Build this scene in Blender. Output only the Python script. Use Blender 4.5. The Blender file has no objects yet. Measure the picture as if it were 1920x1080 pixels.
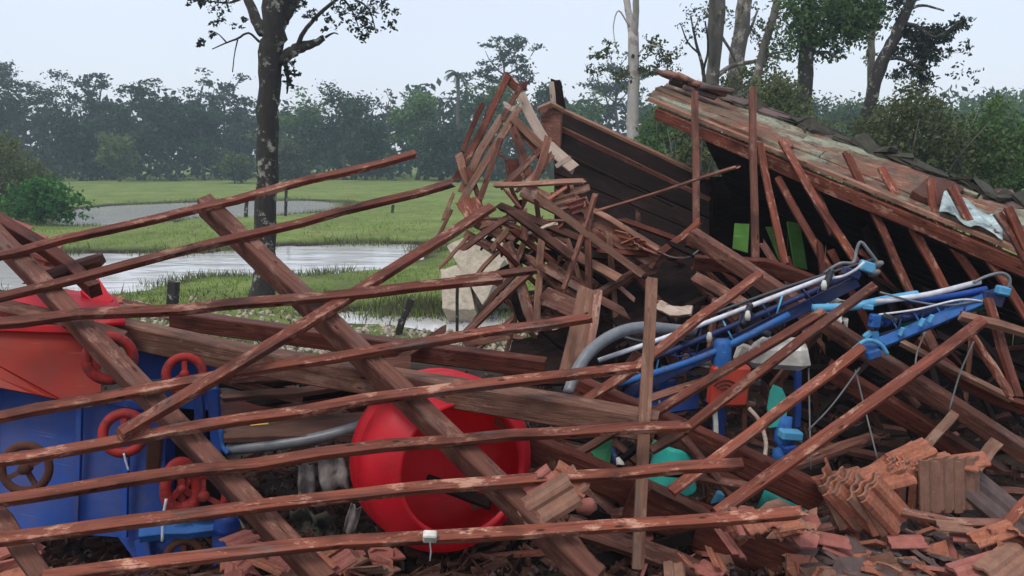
import bpy, math, random
import numpy as np
from mathutils import Vector, Matrix, noise

random.seed(7); np.random.seed(7)
scene = bpy.context.scene
COL = scene.collection
R = math.radians

# ------------------------------------------------------------------ camera
FPX = 1663.0; HOR = 295.0; CAMZ = 2.3
PITCH = math.atan((540 - HOR) / FPX)
cam_d = bpy.data.cameras.new('camera'); cam = bpy.data.objects.new('camera', cam_d); COL.objects.link(cam)
cam_d.sensor_width = 36.0; cam_d.lens = 36.0 * FPX / 1920.0
cam_d.clip_start = 0.05; cam_d.clip_end = 3000
cam.location = (0, 0, CAMZ); cam.rotation_euler = (math.pi / 2 - PITCH, 0, 0)
scene.camera = cam

# ------------------------------------------------------------------ sky, sun, exposure (overcast)
SUN_EL, SUN_AZ = R(60), R(-35)
world = bpy.data.worlds.new('World'); scene.world = world; world.use_nodes = True
nt = world.node_tree; nt.nodes.clear()
out = nt.nodes.new('ShaderNodeOutputWorld'); add = nt.nodes.new('ShaderNodeAddShader')
b1 = nt.nodes.new('ShaderNodeBackground'); b2 = nt.nodes.new('ShaderNodeBackground')
sky = nt.nodes.new('ShaderNodeTexSky'); sky.sky_type = 'NISHITA'; sky.sun_disc = False
sky.sun_elevation = SUN_EL; sky.sun_rotation = math.pi - SUN_AZ; sky.dust_density = 3.0; sky.air_density = 1.0
b1.inputs['Strength'].default_value = 0.05
cn = nt.nodes.new('ShaderNodeTexNoise'); cn.inputs['Scale'].default_value = 2.4; cn.inputs['Detail'].default_value = 3
cr = nt.nodes.new('ShaderNodeMixRGB'); cr.inputs[1].default_value = (0.56, 0.605, 0.71, 1); cr.inputs[2].default_value = (0.70, 0.73, 0.805, 1)
tc = nt.nodes.new('ShaderNodeTexCoord')
nt.links.new(tc.outputs['Generated'], cn.inputs['Vector']); nt.links.new(cn.outputs['Fac'], cr.inputs[0])
nt.links.new(cr.outputs[0], b2.inputs['Color']); b2.inputs['Strength'].default_value = 1.0
nt.links.new(sky.outputs[0], b1.inputs['Color'])
nt.links.new(b1.outputs[0], add.inputs[0]); nt.links.new(b2.outputs[0], add.inputs[1]); nt.links.new(add.outputs[0], out.inputs['Surface'])
sun_d = bpy.data.lights.new('sun', 'SUN'); sun = bpy.data.objects.new('sun', sun_d); COL.objects.link(sun)
sun_d.energy = 1.5; sun_d.angle = R(18); sun_d.color = (1.0, 0.96, 0.9)
sun.rotation_euler = (math.pi / 2 - SUN_EL, 0, SUN_AZ)
scene.view_settings.view_transform = 'Standard'; scene.view_settings.look = 'None'
scene.view_settings.exposure = 0.15; scene.view_settings.gamma = 1.0
scene.view_settings.use_curve_mapping = False
scene.cycles.use_denoising = True
scene.cycles.max_bounces = 5; scene.cycles.volume_bounces = 1
scene.cycles.transparent_max_bounces = 6

# ------------------------------------------------------------------ pixel -> place
_F = Vector((0, math.cos(PITCH), -math.sin(PITCH))); _U = Vector((0, math.sin(PITCH), math.cos(PITCH))); _R = Vector((1, 0, 0))
CAM = Vector((0, 0, CAMZ))
def ray(x, y):
    return _R * ((x - 960) / FPX) + _U * ((540 - y) / FPX) + _F
def at(x, y, d):
    r = ray(x, y); return CAM + r * (d / r.y)
def on_z(x, y, z):
    r = ray(x, y); return CAM + r * ((z - CAMZ) / r.z)
def px(n, d):            # size in metres of n pixels at distance d
    return n * d / FPX

# ------------------------------------------------------------------ object helpers
def tag(o, label=None, cat=None, group=None, kind=None):
    if label: o['label'] = label
    if cat: o['category'] = cat
    if group: o['group'] = group
    if kind or label: o['kind'] = kind or 'thing'
    return o
def link(o, parent=None):
    COL.objects.link(o)
    if parent is not None: o.parent = parent
    return o
def thing(name, loc, label, cat, group=None):
    o = bpy.data.objects.new(name, None); o.empty_display_size = 0.2
    o.location = loc; COL.objects.link(o); return tag(o, label, cat, group)
def origin_of(parent):
    v = Vector((0, 0, 0))
    while parent is not None:
        v += parent.matrix_basis.to_translation() if parent.type == 'EMPTY' else Vector((0, 0, 0)); parent = parent.parent
    return v
WORLD = {}
def mesh_obj(name, verts, faces, mat, parent=None, M=None, smooth=False, data=None):
    """one mesh object; M is its matrix in the world"""
    if data is None:
        data = bpy.data.meshes.new(name); data.from_pydata([tuple(v) for v in verts], [], faces)
        if smooth: data.polygons.foreach_set('use_smooth', [True] * len(data.polygons))
        if mat is not None: data.materials.append(mat)
        data.update()
    o = bpy.data.objects.new(name, data); COL.objects.link(o)
    M = M or Matrix.Identity(4)
    WORLD[o.name] = M
    if parent is not None:
        o.parent = parent
        PM = WORLD.get(parent.name) if parent.type != 'EMPTY' else Matrix.Translation(parent.location)
        o.matrix_basis = PM.inverted() @ M
    else:
        o.matrix_basis = M
    return o
def frame(p, q, n):
    X = (q - p).normalized(); Z = n - X * n.dot(X)
    if Z.length < 1e-4: Z = Vector((0, 0, 1)).cross(X) if abs(X.z) < .9 else Vector((1, 0, 0)).cross(X)
    Z.normalize(); Y = Z.cross(X)
    M = Matrix((X, Y, Z)).transposed().to_4x4(); M.translation = p
    return M
def beam(name, pts, w, h, n, mat, parent=None, segs=3, jag=0.0, wob=0.004, chamfer=0.12, taper=1.0):
    """a sawn timber along the points (world); w across, h along the normal n"""
    pts = [Vector(p) for p in pts]
    M = frame(pts[0], pts[-1], Vector(n)); Mi = M.inverted()
    lp = [Mi @ p for p in pts]
    # resample
    L = [0.0]
    for a, b in zip(lp, lp[1:]): L.append(L[-1] + (b - a).length)
    S = max(segs, len(pts) - 1)
    ring = []
    verts = []
    c = chamfer
    sec = [(-1 + c, -1), (1 - c, -1), (1, -1 + c), (1, 1 - c), (1 - c, 1), (-1 + c, 1), (-1, 1 - c), (-1, -1 + c)] if c > 0 else [(-1, -1), (1, -1), (1, 1), (-1, 1)]
    K = len(sec)
    for i in range(S + 1):
        t = L[-1] * i / S
        k = 0
        while k < len(L) - 2 and t > L[k + 1]: k += 1
        f = (t - L[k]) / max(L[k + 1] - L[k], 1e-6)
        pnt = lp[k].lerp(lp[k + 1], f)
        wob_i = wob if 0 < i < S else 0
        oy = random.uniform(-1, 1) * wob_i; oz = random.uniform(-1, 1) * wob_i
        s = 1 + random.uniform(-.04, .04); s *= 1 + (taper - 1) * i / S
        jx = [0] * K
        if i in (0, S) and jag > 0:
            jx = [random.uniform(-jag, jag) for _ in range(K)]
        for j, (a, b) in enumerate(sec):
            verts.append((pnt.x + jx[j], pnt.y + oy + a * w / 2 * s, pnt.z + oz + b * h / 2 * s))
    faces = []
    for i in range(S):
        for j in range(K):
            a = i * K + j; b = i * K + (j + 1) % K
            faces.append((a, b, b + K, a + K))
    faces.append(tuple(reversed(range(K)))); faces.append(tuple(S * K + j for j in range(K)))
    return mesh_obj(name, verts, faces, mat, parent, M)
def tube_geo(pts, radii, sides=6, cap=True):
    pts = [Vector(p) for p in pts]; V = []; Fc = []
    up = Vector((0.13, 0.31, 1)).normalized()
    for i, p in enumerate(pts):
        a = pts[max(i - 1, 0)]; b = pts[min(i + 1, len(pts) - 1)]
        t = (b - a).normalized() if (b - a).length > 1e-7 else Vector((0, 0, 1))
        u = t.cross(up)
        if u.length < 0.05: u = t.cross(Vector((1, 0, 0)))
        u.normalize(); v = u.cross(t)
        r = radii[i] if hasattr(radii, '__len__') else radii
        for k in range(sides):
            an = 2 * math.pi * k / sides
            V.append(p + (u * math.cos(an) + v * math.sin(an)) * r)
    for i in range(len(pts) - 1):
        for k in range(sides):
            a = i * sides + k; b = i * sides + (k + 1) % sides
            Fc.append((a, b, b + sides, a + sides))
    if cap:
        Fc.append(tuple(reversed(range(sides)))); Fc.append(tuple((len(pts) - 1) * sides + k for k in range(sides)))
    return V, Fc
def spline(pts, n=8):
    """Catmull-Rom through the points"""
    P = [Vector(p) for p in pts]; P = [P[0] * 2 - P[1]] + P + [P[-1] * 2 - P[-2]]; o = []
    for i in range(1, len(P) - 2):
        for k in range(n):
            t = k / n; a, b, c, d = P[i - 1], P[i], P[i + 1], P[i + 2]
            o.append(0.5 * ((2 * b) + (c - a) * t + (2 * a - 5 * b + 4 * c - d) * t * t + (3 * b - a - 3 * c + d) * t ** 3))
    o.append(P[-2]); return o
def tube(name, pts, r, mat, parent=None, sides=8, smooth=True):
    o0 = Vector(pts[0]); V, Fc = tube_geo([Vector(p) - o0 for p in pts], r, sides)
    return mesh_obj(name, V, Fc, mat, parent, Matrix.Translation(o0), smooth)
def box_geo(sx, sy, sz, b=0.0):
    """chamfered box centred on the origin"""
    if b <= 0:
        V = [(x * sx / 2, y * sy / 2, z * sz / 2) for x in (-1, 1) for y in (-1, 1) for z in (-1, 1)]
        return V, [(0, 1, 3, 2), (4, 6, 7, 5), (0, 4, 5, 1), (2, 3, 7, 6), (0, 2, 6, 4), (1, 5, 7, 3)]
    V = []; idx = {}
    for x in (-1, 1):
        for y in (-1, 1):
            for z in (-1, 1):
                for ax in range(3):
                    v = [x * (sx / 2 - b), y * (sy / 2 - b), z * (sz / 2 - b)]
                    v[ax] += (x, y, z)[ax] * b; idx[(x, y, z, ax)] = len(V); V.append(tuple(v))
    Fc = []
    for ax in range(3):
        o1, o2 = [(1, 2), (2, 0), (0, 1)][ax]
        for s in (-1, 1):
            q = []
            for a, c in ((-1, -1), (1, -1), (1, 1), (-1, 1)):
                k = [0, 0, 0]; k[ax] = s; k[o1] = a; k[o2] = c; q.append(idx[(*k, ax)])
            Fc.append(tuple(q) if s > 0 else tuple(reversed(q)))
        for a in (-1, 1):
            for c in (-1, 1):
                k0 = [0, 0, 0]; k0[o1] = a; k0[o2] = c
                k0[ax] = -1; A = tuple(k0); k0[ax] = 1; B = tuple(k0)
                Fc.append((idx[(*A, o1)], idx[(*B, o1)], idx[(*B, o2)], idx[(*A, o2)]))
    for x in (-1, 1):
        for y in (-1, 1):
            for z in (-1, 1): Fc.append((idx[(x, y, z, 0)], idx[(x, y, z, 1)], idx[(x, y, z, 2)]))
    return V, Fc
def rot(ax, ay, az): return Matrix.Rotation(az, 4, 'Z') @ Matrix.Rotation(ay, 4, 'Y') @ Matrix.Rotation(ax, 4, 'X')
def box(name, loc, size, mat, parent=None, rm=None, b=0.01):
    V, Fc = box_geo(*size, b=min(b, min(size) * .3)); M = Matrix.Translation(loc) @ (rm or Matrix.Identity(4))
    return mesh_obj(name, V, Fc, mat, parent, M)
def lathe_geo(profile, n=32):
    V = []; Fc = []
    for (r, z) in profile:
        for k in range(n):
            a = 2 * math.pi * k / n; V.append((r * math.cos(a), r * math.sin(a), z))
    for i in range(len(profile) - 1):
        for k in range(n):
            a = i * n + k; b = i * n + (k + 1) % n; Fc.append((a, b, b + n, a + n))
    return V, Fc
def slab(name, quad, thick, mat, parent=None, sub=1, bump=0.0):
    """a thick sheet from four world corners (in order); extruded along its own normal away from the camera"""
    q = [Vector(p) for p in quad]; n = (q[1] - q[0]).cross(q[3] - q[0]).normalized()
    c = sum(q, Vector()) / 4
    if n.dot(CAM - c) < 0: n = -n
    M = frame(q[0], q[1], n); Mi = M.inverted(); V = []; Fc = []
    S = sub
    for side in (0, 1):
        for i in range(S + 1):
            for j in range(S + 1):
                u, v = i / S, j / S
                p = (q[0] * (1 - u) + q[1] * u) * (1 - v) + (q[3] * (1 - u) + q[2] * u) * v
                z = random.uniform(-bump, bump) if side == 0 else 0
                V.append(Mi @ (p + n * (z - thick * side)))
    N = (S + 1) ** 2
    I = lambda s, i, j: s * N + i * (S + 1) + j
    for i in range(S):
        for j in range(S):
            f = (I(0, i, j), I(0, i + 1, j), I(0, i + 1, j + 1), I(0, i, j + 1))
            Fc.append(f); Fc.append(tuple(N + k for k in reversed(f)))
    rim = [(i, 0) for i in range(S)] + [(S, j) for j in range(S)] + [(S - i, S) for i in range(S)] + [(0, S - j) for j in range(S)]
    for k in range(len(rim)):
        a, b = rim[k], rim[(k + 1) % len(rim)]
        Fc.append((I(0, *b), I(0, *a), I(1, *a), I(1, *b)))
    o = mesh_obj(name, V, Fc, mat, parent, M)
    import bmesh
    bm = bmesh.new(); bm.from_mesh(o.data); bmesh.ops.recalc_face_normals(bm, faces=bm.faces); bm.to_mesh(o.data); bm.free()
    return o

# ------------------------------------------------------------------ materials
def new_mat(name):
    m = bpy.data.materials.new(name); m.use_nodes = True
    n = m.node_tree; b = n.nodes['Principled BSDF']; return m, n, b
def N(n, t, **kw):
    k = n.nodes.new(t)
    for a, v in kw.items():
        if a in k.inputs: k.inputs[a].default_value = v
        else: setattr(k, a, v)
    return k
def ramp(n, fac, stops):
    r = n.nodes.new('ShaderNodeValToRGB'); cr = r.color_ramp
    while len(cr.elements) < len(stops): cr.elements.new(0.5)
    for e, (p, c) in zip(cr.elements, stops): e.position = p; e.color = (*c, 1) if len(c) == 3 else c
    n.links.new(fac, r.inputs[0]); return r
def mapped(n, scale=(1, 1, 1), coord='Object', shift=True):
    tc = n.nodes.new('ShaderNodeTexCoord'); mp = n.nodes.new('ShaderNodeMapping'); mp.inputs['Scale'].default_value = scale
    n.links.new(tc.outputs[coord], mp.inputs['Vector'])
    if shift:
        oi = n.nodes.new('ShaderNodeObjectInfo'); mu = N(n, 'ShaderNodeMath', operation='MULTIPLY'); mu.inputs[1].default_value = 57.0
        n.links.new(oi.outputs['Random'], mu.inputs[0]); n.links.new(mu.outputs[0], mp.inputs['Location'])
    return mp.outputs[0]
def mixc(n, fac, a, b, mode='MIX'):
    m = n.nodes.new('ShaderNodeMixRGB'); m.blend_type = mode
    for i, v in enumerate((fac, a, b)):
        if hasattr(v, 'links') or hasattr(v, 'is_linked'): n.links.new(v, m.inputs[i])
        elif i == 0: m.inputs[0].default_value = v
        else: m.inputs[i].default_value = (*v, 1)
    return m.outputs[0]
def bump(n, b, h, strength=0.3, dist=0.01):
    k = n.nodes.new('ShaderNodeBump'); k.inputs['Strength'].default_value = strength; k.inputs['Distance'].default_value = dist
    n.links.new(h, k.inputs['Height']); n.links.new(k.outputs[0], b.inputs['Normal'])
def wood(name, dark, light, pale, pale_amt=0.35, rough=0.62, spread=0.5, green=0.0):
    m, n, b = new_mat(name)
    g = N(n, 'ShaderNodeTexNoise', Scale=1.0, Detail=5.0, Roughness=0.65); n.links.new(mapped(n, (2.2, 46, 46)), g.inputs['Vector'])
    base = ramp(n, g.outputs['Fac'], [(0.28, dark), (0.72, light)])
    p = N(n, 'ShaderNodeTexNoise', Scale=1.0, Detail=7.0, Roughness=0.78); n.links.new(mapped(n, (4.5, 12, 12)), p.inputs['Vector'])
    pm = ramp(n, p.outputs['Fac'], [(0.54, (0, 0, 0)), (0.61, (pale_amt,) * 3)])
    c = mixc(n, pm.outputs[0], base.outputs[0], pale)
    # dark wet blotches
    q = N(n, 'ShaderNodeTexNoise', Scale=1.0, Detail=2.0); n.links.new(mapped(n, (3.0, 7, 7)), q.inputs['Vector'])
    qm = ramp(n, q.outputs['Fac'], [(0.30, (0.75,) * 3), (0.46, (0, 0, 0))])
    c = mixc(n, qm.outputs[0], c, tuple(x * 0.5 for x in dark))
    if green > 0:
        k = N(n, 'ShaderNodeTexNoise', Scale=3.1, Detail=4.0, Roughness=0.7); n.links.new(mapped(n, (1, 2, 2)), k.inputs['Vector'])
        km = ramp(n, k.outputs['Fac'], [(0.55, (0, 0, 0)), (0.68, (green,) * 3)]); c = mixc(n, km.outputs[0], c, (0.33, 0.37, 0.25))
    # knots and nail holes
    vo = N(n, 'ShaderNodeTexVoronoi', Scale=1.0); n.links.new(mapped(n, (5.5, 17, 17)), vo.inputs['Vector'])
    vm = ramp(n, vo.outputs['Distance'], [(0.09, (.85,) * 3), (0.16, (0, 0, 0))]); c = mixc(n, vm.outputs[0], c, tuple(x * 0.25 for x in dark))
    # splits along the grain
    sp_ = N(n, 'ShaderNodeTexNoise', Scale=1.0, Detail=3.0, Roughness=0.8); n.links.new(mapped(n, (1.1, 95, 95)), sp_.inputs['Vector'])
    sm_ = ramp(n, sp_.outputs['Fac'], [(0.30, (.9,) * 3), (0.37, (0, 0, 0))]); c = mixc(n, sm_.outputs[0], c, tuple(x * 0.3 for x in dark))
    # greyed, rain washed stretches
    gy = N(n, 'ShaderNodeTexNoise', Scale=1.0, Detail=4.0, Roughness=0.7); n.links.new(mapped(n, (1.7, 9, 9)), gy.inputs['Vector'])
    gm = ramp(n, gy.outputs['Fac'], [(0.56, (0, 0, 0)), (0.72, (.55,) * 3)]); gv = sum(light) / 3; c = mixc(n, gm.outputs[0], c, (gv * 1.15, gv * .98, gv * .88))
    oi = n.nodes.new('ShaderNodeObjectInfo')
    hs = n.nodes.new('ShaderNodeHueSaturation'); mr = n.nodes.new('ShaderNodeMapRange')
    mr.inputs['To Min'].default_value = 1 - spread * .55; mr.inputs['To Max'].default_value = 1 + spread * .6
    n.links.new(oi.outputs['Random'], mr.inputs[0]); n.links.new(mr.outputs[0], hs.inputs['Value'])
    n.links.new(c, hs.inputs['Color']); n.links.new(hs.outputs[0], b.inputs['Base Color'])
    b.inputs['Roughness'].default_value = rough; b.inputs['Specular IOR Level'].default_value = 0.18
    mxh = N(n, 'ShaderNodeMath', operation='MINIMUM'); n.links.new(g.outputs['Fac'], mxh.inputs[0]); n.links.new(sp_.outputs['Fac'], mxh.inputs[1])
    bump(n, b, mxh.outputs[0], 0.9, 0.010)
    return m
def paint(name, col, col2, wear=(0.10, 0.045, 0.03), wear_amt=0.7, rough=0.4, scale=3.0, thr=0.6, bmp=0.15, dirt=0.55):
    m, n, b = new_mat(name)
    g = N(n, 'ShaderNodeTexNoise', Scale=scale, Detail=6.0, Roughness=0.7); n.links.new(mapped(n), g.inputs['Vector'])
    c = ramp(n, g.outputs['Fac'], [(0.3, col), (0.7, col2)]).outputs[0]
    k = N(n, 'ShaderNodeTexNoise', Scale=scale * 3.3, Detail=7.0, Roughness=0.75); n.links.new(mapped(n, (1.3, 1, 1)), k.inputs['Vector'])
    km = ramp(n, k.outputs['Fac'], [(thr, (0, 0, 0)), (thr + .08, (wear_amt,) * 3)])
    c = mixc(n, km.outputs[0], c, wear)
    du = N(n, 'ShaderNodeTexNoise', Scale=scale * .8, Detail=8.0, Roughness=0.78); n.links.new(mapped(n, (1, 1, .45)), du.inputs['Vector'])
    dm = ramp(n, du.outputs['Fac'], [(0.48, (0, 0, 0)), (0.74, (dirt,) * 3)]); c = mixc(n, dm.outputs[0], c, (0.10, 0.065, 0.045))
    sc_ = N(n, 'ShaderNodeTexNoise', Scale=1.0, Detail=2.0, Roughness=0.6); n.links.new(mapped(n, (3, 60, 24)), sc_.inputs['Vector'])
    scm = ramp(n, sc_.outputs['Fac'], [(0.68, (0, 0, 0)), (0.72, (dirt * .7,) * 3)]); c = mixc(n, scm.outputs[0], c, tuple(min(1, x * 1.4 + .08) for x in col2))
    n.links.new(c, b.inputs['Base Color'])
    rr = ramp(n, g.outputs['Fac'], [(0.3, (rough,) * 3), (0.8, (min(rough + .3, 1),) * 3)]); n.links.new(rr.outputs[0], b.inputs['Roughness'])
    bump(n, b, k.outputs['Fac'], bmp, 0.004); b.inputs['Specular IOR Level'].default_value = 0.3
    return m
def plain(name, col, rough=0.6, metal=0.0, var=0.25, scale=14):
    m, n, b = new_mat(name)
    g = N(n, 'ShaderNodeTexNoise', Scale=float(scale), Detail=5.0, Roughness=0.65); n.links.new(mapped(n), g.inputs['Vector'])
    c = ramp(n, g.outputs['Fac'], [(0.3, tuple(x * (1 - var) for x in col)), (0.7, tuple(min(x * (1 + var), 1) for x in col))])
    n.links.new(c.outputs[0], b.inputs['Base Color']); b.inputs['Roughness'].default_value = rough; b.inputs['Metallic'].default_value = metal
    bump(n, b, g.outputs['Fac'], 0.2, 0.004)
    return m
def leaf(name, a, b_, trans=0.35):
    m, n, b = new_mat(name)
    ge = n.nodes.new('ShaderNodeNewGeometry')
    c = ramp(n, ge.outputs['Random Per Island'], [(0.0, a), (1.0, b_)])
    oi = n.nodes.new('ShaderNodeObjectInfo'); hs = n.nodes.new('ShaderNodeHueSaturation'); mr = n.nodes.new('ShaderNodeMapRange')
    mr.inputs['To Min'].default_value = .75; mr.inputs['To Max'].default_value = 1.25
    n.links.new(oi.outputs['Random'], mr.inputs[0]); n.links.new(mr.outputs[0], hs.inputs['Value']); n.links.new(c.outputs[0], hs.inputs['Color'])
    n.links.new(hs.outputs[0], b.inputs['Base Color']); b.inputs['Roughness'].default_value = .7; b.inputs['Specular IOR Level'].default_value = .2
    tr = n.nodes.new('ShaderNodeBsdfTranslucent'); mx = n.nodes.new('ShaderNodeMixShader'); mx.inputs[0].default_value = trans
    n.links.new(hs.outputs[0], tr.inputs['Color']); n.links.new(b.outputs[0], mx.inputs[1]); n.links.new(tr.outputs[0], mx.inputs[2])
    n.links.new(mx.outputs[0], n.nodes['Material Output'].inputs['Surface'])
    return m

M = {}
M['lath'] = wood('lath_wood', (0.060, 0.017, 0.010), (0.240, 0.068, 0.039), (0.41, 0.22, 0.150), 0.8, 0.55, 0.85)
M['rafter'] = wood('rafter_wood', (0.065, 0.024, 0.016), (0.175, 0.070, 0.047), (0.31, 0.17, 0.125), 0.45, 0.6, 0.3)
M['redbeam'] = wood('red_beam_wood', (0.055, 0.014, 0.009), (0.14, 0.038, 0.023), (0.24, 0.10, 0.07), 0.3, 0.5, 0.3)
M['tie'] = wood('tie_beam_wood', (0.085, 0.038, 0.025), (0.235, 0.115, 0.078), (0.36, 0.22, 0.16), 0.4, 0.65, 0.1)
M['tan'] = wood('tan_board_wood', (0.16, 0.074, 0.047), (0.31, 0.165, 0.110), (0.44, 0.29, 0.21), 0.5, 0.7, 0.3)
M['palewood'] = wood('pale_board_wood', (0.36, 0.26, 0.20), (0.52, 0.41, 0.33), (0.62, 0.54, 0.46), 0.4, 0.75, 0.2)
M['heap'] = wood('heap_wood', (0.065, 0.026, 0.018), (0.25, 0.108, 0.073), (0.42, 0.26, 0.20), 0.55, 0.7, 0.9)
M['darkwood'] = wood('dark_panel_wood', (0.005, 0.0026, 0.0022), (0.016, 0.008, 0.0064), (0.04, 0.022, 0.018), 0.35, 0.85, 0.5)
M['shadewood'] = wood('shade_dark_wood', (0.010, 0.006, 0.0045), (0.030, 0.016, 0.012), (0.06, 0.034, 0.027), 0.25, 0.85, 0.5)  # old wood coloured near black to stand in for interior shade
M['lichen'] = None
M['ply'] = wood('brown_sheet', (0.10, 0.05, 0.035), (0.17, 0.085, 0.06), (0.22, 0.14, 0.11), 0.2, 0.7, 0.2)
M['blue'] = paint('machine_blue', (0.003, 0.026, 0.16), (0.008, 0.065, 0.31), (0.05, 0.03, 0.03), 0.6, 0.42, 2.0, 0.66)
M['blue_bright'] = paint('bright_blue', (0.012, 0.075, 0.27), (0.03, 0.14, 0.38), (0.02, 0.04, 0.08), 0.7, 0.5, 5.0, 0.55)
M['blue_navy'] = paint('navy_blue', (0.006, 0.012, 0.05), (0.015, 0.035, 0.13), (0.02, 0.02, 0.03), 0.6, 0.45, 5.0, 0.6)
M['blue_light'] = paint('light_blue', (0.05, 0.25, 0.45), (0.13, 0.40, 0.60), (0.05, 0.10, 0.16), 0.5, 0.5, 8.0, 0.62)
M['red_plastic'] = paint('red_plastic', (0.80, 0.012, 0.030), (0.88, 0.028, 0.055), (0.34, 0.02, 0.02), 0.4, 0.34, 2.5, 0.66, 0.05, 0.38); M['red_plastic'].node_tree.nodes['Principled BSDF'].inputs['Specular IOR Level'].default_value = .6
def see_red(m, f):
    n = m.node_tree; b = n.nodes['Principled BSDF']; tr = n.nodes.new('ShaderNodeBsdfTranslucent'); mx = n.nodes.new('ShaderNodeMixShader'); mx.inputs[0].default_value = f
    n.links.new(b.inputs['Base Color'].links[0].from_socket, tr.inputs['Color']); n.links.new(b.outputs[0], mx.inputs[1]); n.links.new(tr.outputs[0], mx.inputs[2])
    n.links.new(mx.outputs[0], n.nodes['Material Output'].inputs['Surface'])
see_red(M['red_plastic'], .52)
M['red_hopper'] = paint('red_hopper', (0.22, 0.012, 0.004), (0.33, 0.022, 0.008), (0.10, 0.014, 0.010), 0.3, 0.45, 2.0, 0.64, 0.05)
M['red_cast'] = paint('red_cast_iron', (0.24, 0.010, 0.010), (0.36, 0.022, 0.018), (0.06, 0.025, 0.02), 0.85, 0.55, 6.0, 0.52)
M['red_box'] = paint('red_box', (0.40, 0.035, 0.022), (0.50, 0.06, 0.03), (0.16, 0.04, 0.03), 0.5, 0.5, 6.0, 0.62)
M['rust'] = paint('rust', (0.045, 0.014, 0.008), (0.10, 0.032, 0.017), (0.05, 0.02, 0.015), 0.7, 0.85, 8.0, 0.5)
M['white_plastic'] = plain('white_plastic', (0.50, 0.475, 0.42), 0.55, 0, 0.4, 12)
M['white_tube'] = plain('white_tube', (0.52, 0.53, 0.57), 0.35, 0, 0.35, 10)
M['grey_hose'] = plain('grey_hose', (0.14, 0.15, 0.16), 0.4)
M['dark_hose'] = plain('dark_hose', (0.025, 0.03, 0.035), 0.5)
M['teal'] = paint('teal_plastic', (0.02, 0.34, 0.27), (0.03, 0.44, 0.36), (0.02, 0.18, 0.14), 0.4, 0.4, 4, 0.64)
M['green_sheet'] = paint('green_sheet', (0.015, 0.12, 0.05), (0.03, 0.2, 0.09), (0.04, 0.06, 0.04), 0.5, 0.6, 4, 0.6)
M['green_bright'] = paint('bright_green', (0.05, 0.15, 0.02), (0.10, 0.25, 0.045), (0.06, 0.10, 0.03), 0.4, 0.6, 6, 0.62)
M['rag'] = plain('pale_rag', (0.22, 0.19, 0.175), 0.9, 0, 0.55, 9)
M['yellow'] = plain('yellow_scrap', (0.5, 0.30, 0.05), 0.7)
M['wire'] = plain('wire', (0.15, 0.145, 0.14), 0.6, 0.2)
M['tile'] = paint('clay_tile', (0.28, 0.088, 0.046), (0.42, 0.16, 0.095), (0.15, 0.075, 0.055), 0.85, 0.9, 9, 0.52, 0.4)
M['tile_pink'] = paint('pink_clay_tile', (0.26, 0.078, 0.06), (0.38, 0.145, 0.115), (0.2, 0.08, 0.07), 0.7, 0.85, 9, 0.58, 0.4)
M['tile_dark'] = paint('sooty_tile', (0.06, 0.042, 0.04), (0.145, 0.098, 0.09), (0.2, 0.09, 0.07), 0.6, 0.8, 9, 0.62, 0.4)
M['tile_brown'] = paint('brown_tile', (0.17, 0.085, 0.06), (0.28, 0.15, 0.10), (0.40, 0.15, 0.09), 0.8, 0.85, 9, 0.56, 0.4)
M['concrete'] = plain('concrete', (0.34, 0.29, 0.22), 0.9, 0, 0.3, 9)
M['zinc'] = plain('zinc_sheet', (0.27, 0.335, 0.325), 0.6, 0.0, 0.75, 9)
M['moss'] = plain('moss', (0.035, 0.032, 0.022), 0.95, 0, 0.5, 20)
M['bark_dark'] = None
def lichen_mat():
    m, n, b = new_mat('lichen_board')
    v = n.nodes.new('ShaderNodeNewGeometry').outputs['Position']
    a1 = N(n, 'ShaderNodeTexNoise', Scale=2.6, Detail=6.0, Roughness=0.7); n.links.new(v, a1.inputs['Vector'])
    a2 = N(n, 'ShaderNodeTexNoise', Scale=1.1, Detail=5.0, Roughness=0.65); n.links.new(v, a2.inputs['Vector'])
    a3 = N(n, 'ShaderNodeTexNoise', Scale=7.0, Detail=7.0, Roughness=0.75); n.links.new(v, a3.inputs['Vector'])
    c = ramp(n, a1.outputs['Fac'], [(0.30, (0.05, 0.032, 0.022)), (0.47, (0.15, 0.092, 0.056)), (0.58, (0.17, 0.055, 0.032)), (0.70, (0.29, 0.20, 0.125))]).outputs[0]
    k = ramp(n, a2.outputs['Fac'], [(0.50, (0, 0, 0)), (0.60, (.8,) * 3)]).outputs[0]
    c = mixc(n, k, c, (0.27, 0.31, 0.22))
    d = ramp(n, a3.outputs['Fac'], [(0.36, (.85,) * 3), (0.52, (0, 0, 0))]).outputs[0]
    c = mixc(n, d, c, (0.06, 0.045, 0.032))
    n.links.new(c, b.inputs['Base Color']); b.inputs['Roughness'].default_value = .9; bump(n, b, a3.outputs['Fac'], .6, .02); return m
M['lichen'] = lichen_mat()
def bark(name, dark, light, lich, amt, scale=6.0):
    m, n, b = new_mat(name)
    g = N(n, 'ShaderNodeTexNoise', Scale=1.0, Detail=7.0, Roughness=0.7); n.links.new(mapped(n, (scale * 2, scale * 2, scale * .6)), g.inputs['Vector'])
    c = ramp(n, g.outputs['Fac'], [(0.3, dark), (0.7, light)]).outputs[0]
    k = N(n, 'ShaderNodeTexNoise', Scale=scale, Detail=5.0, Roughness=0.7); n.links.new(mapped(n), k.inputs['Vector'])
    km = ramp(n, k.outputs['Fac'], [(0.56, (0, 0, 0)), (0.63, (amt,) * 3)]); c = mixc(n, km.outputs[0], c, lich)
    n.links.new(c, b.inputs['Base Color']); b.inputs['Roughness'].default_value = .9; bump(n, b, g.outputs['Fac'], .8, .03); return m
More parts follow.
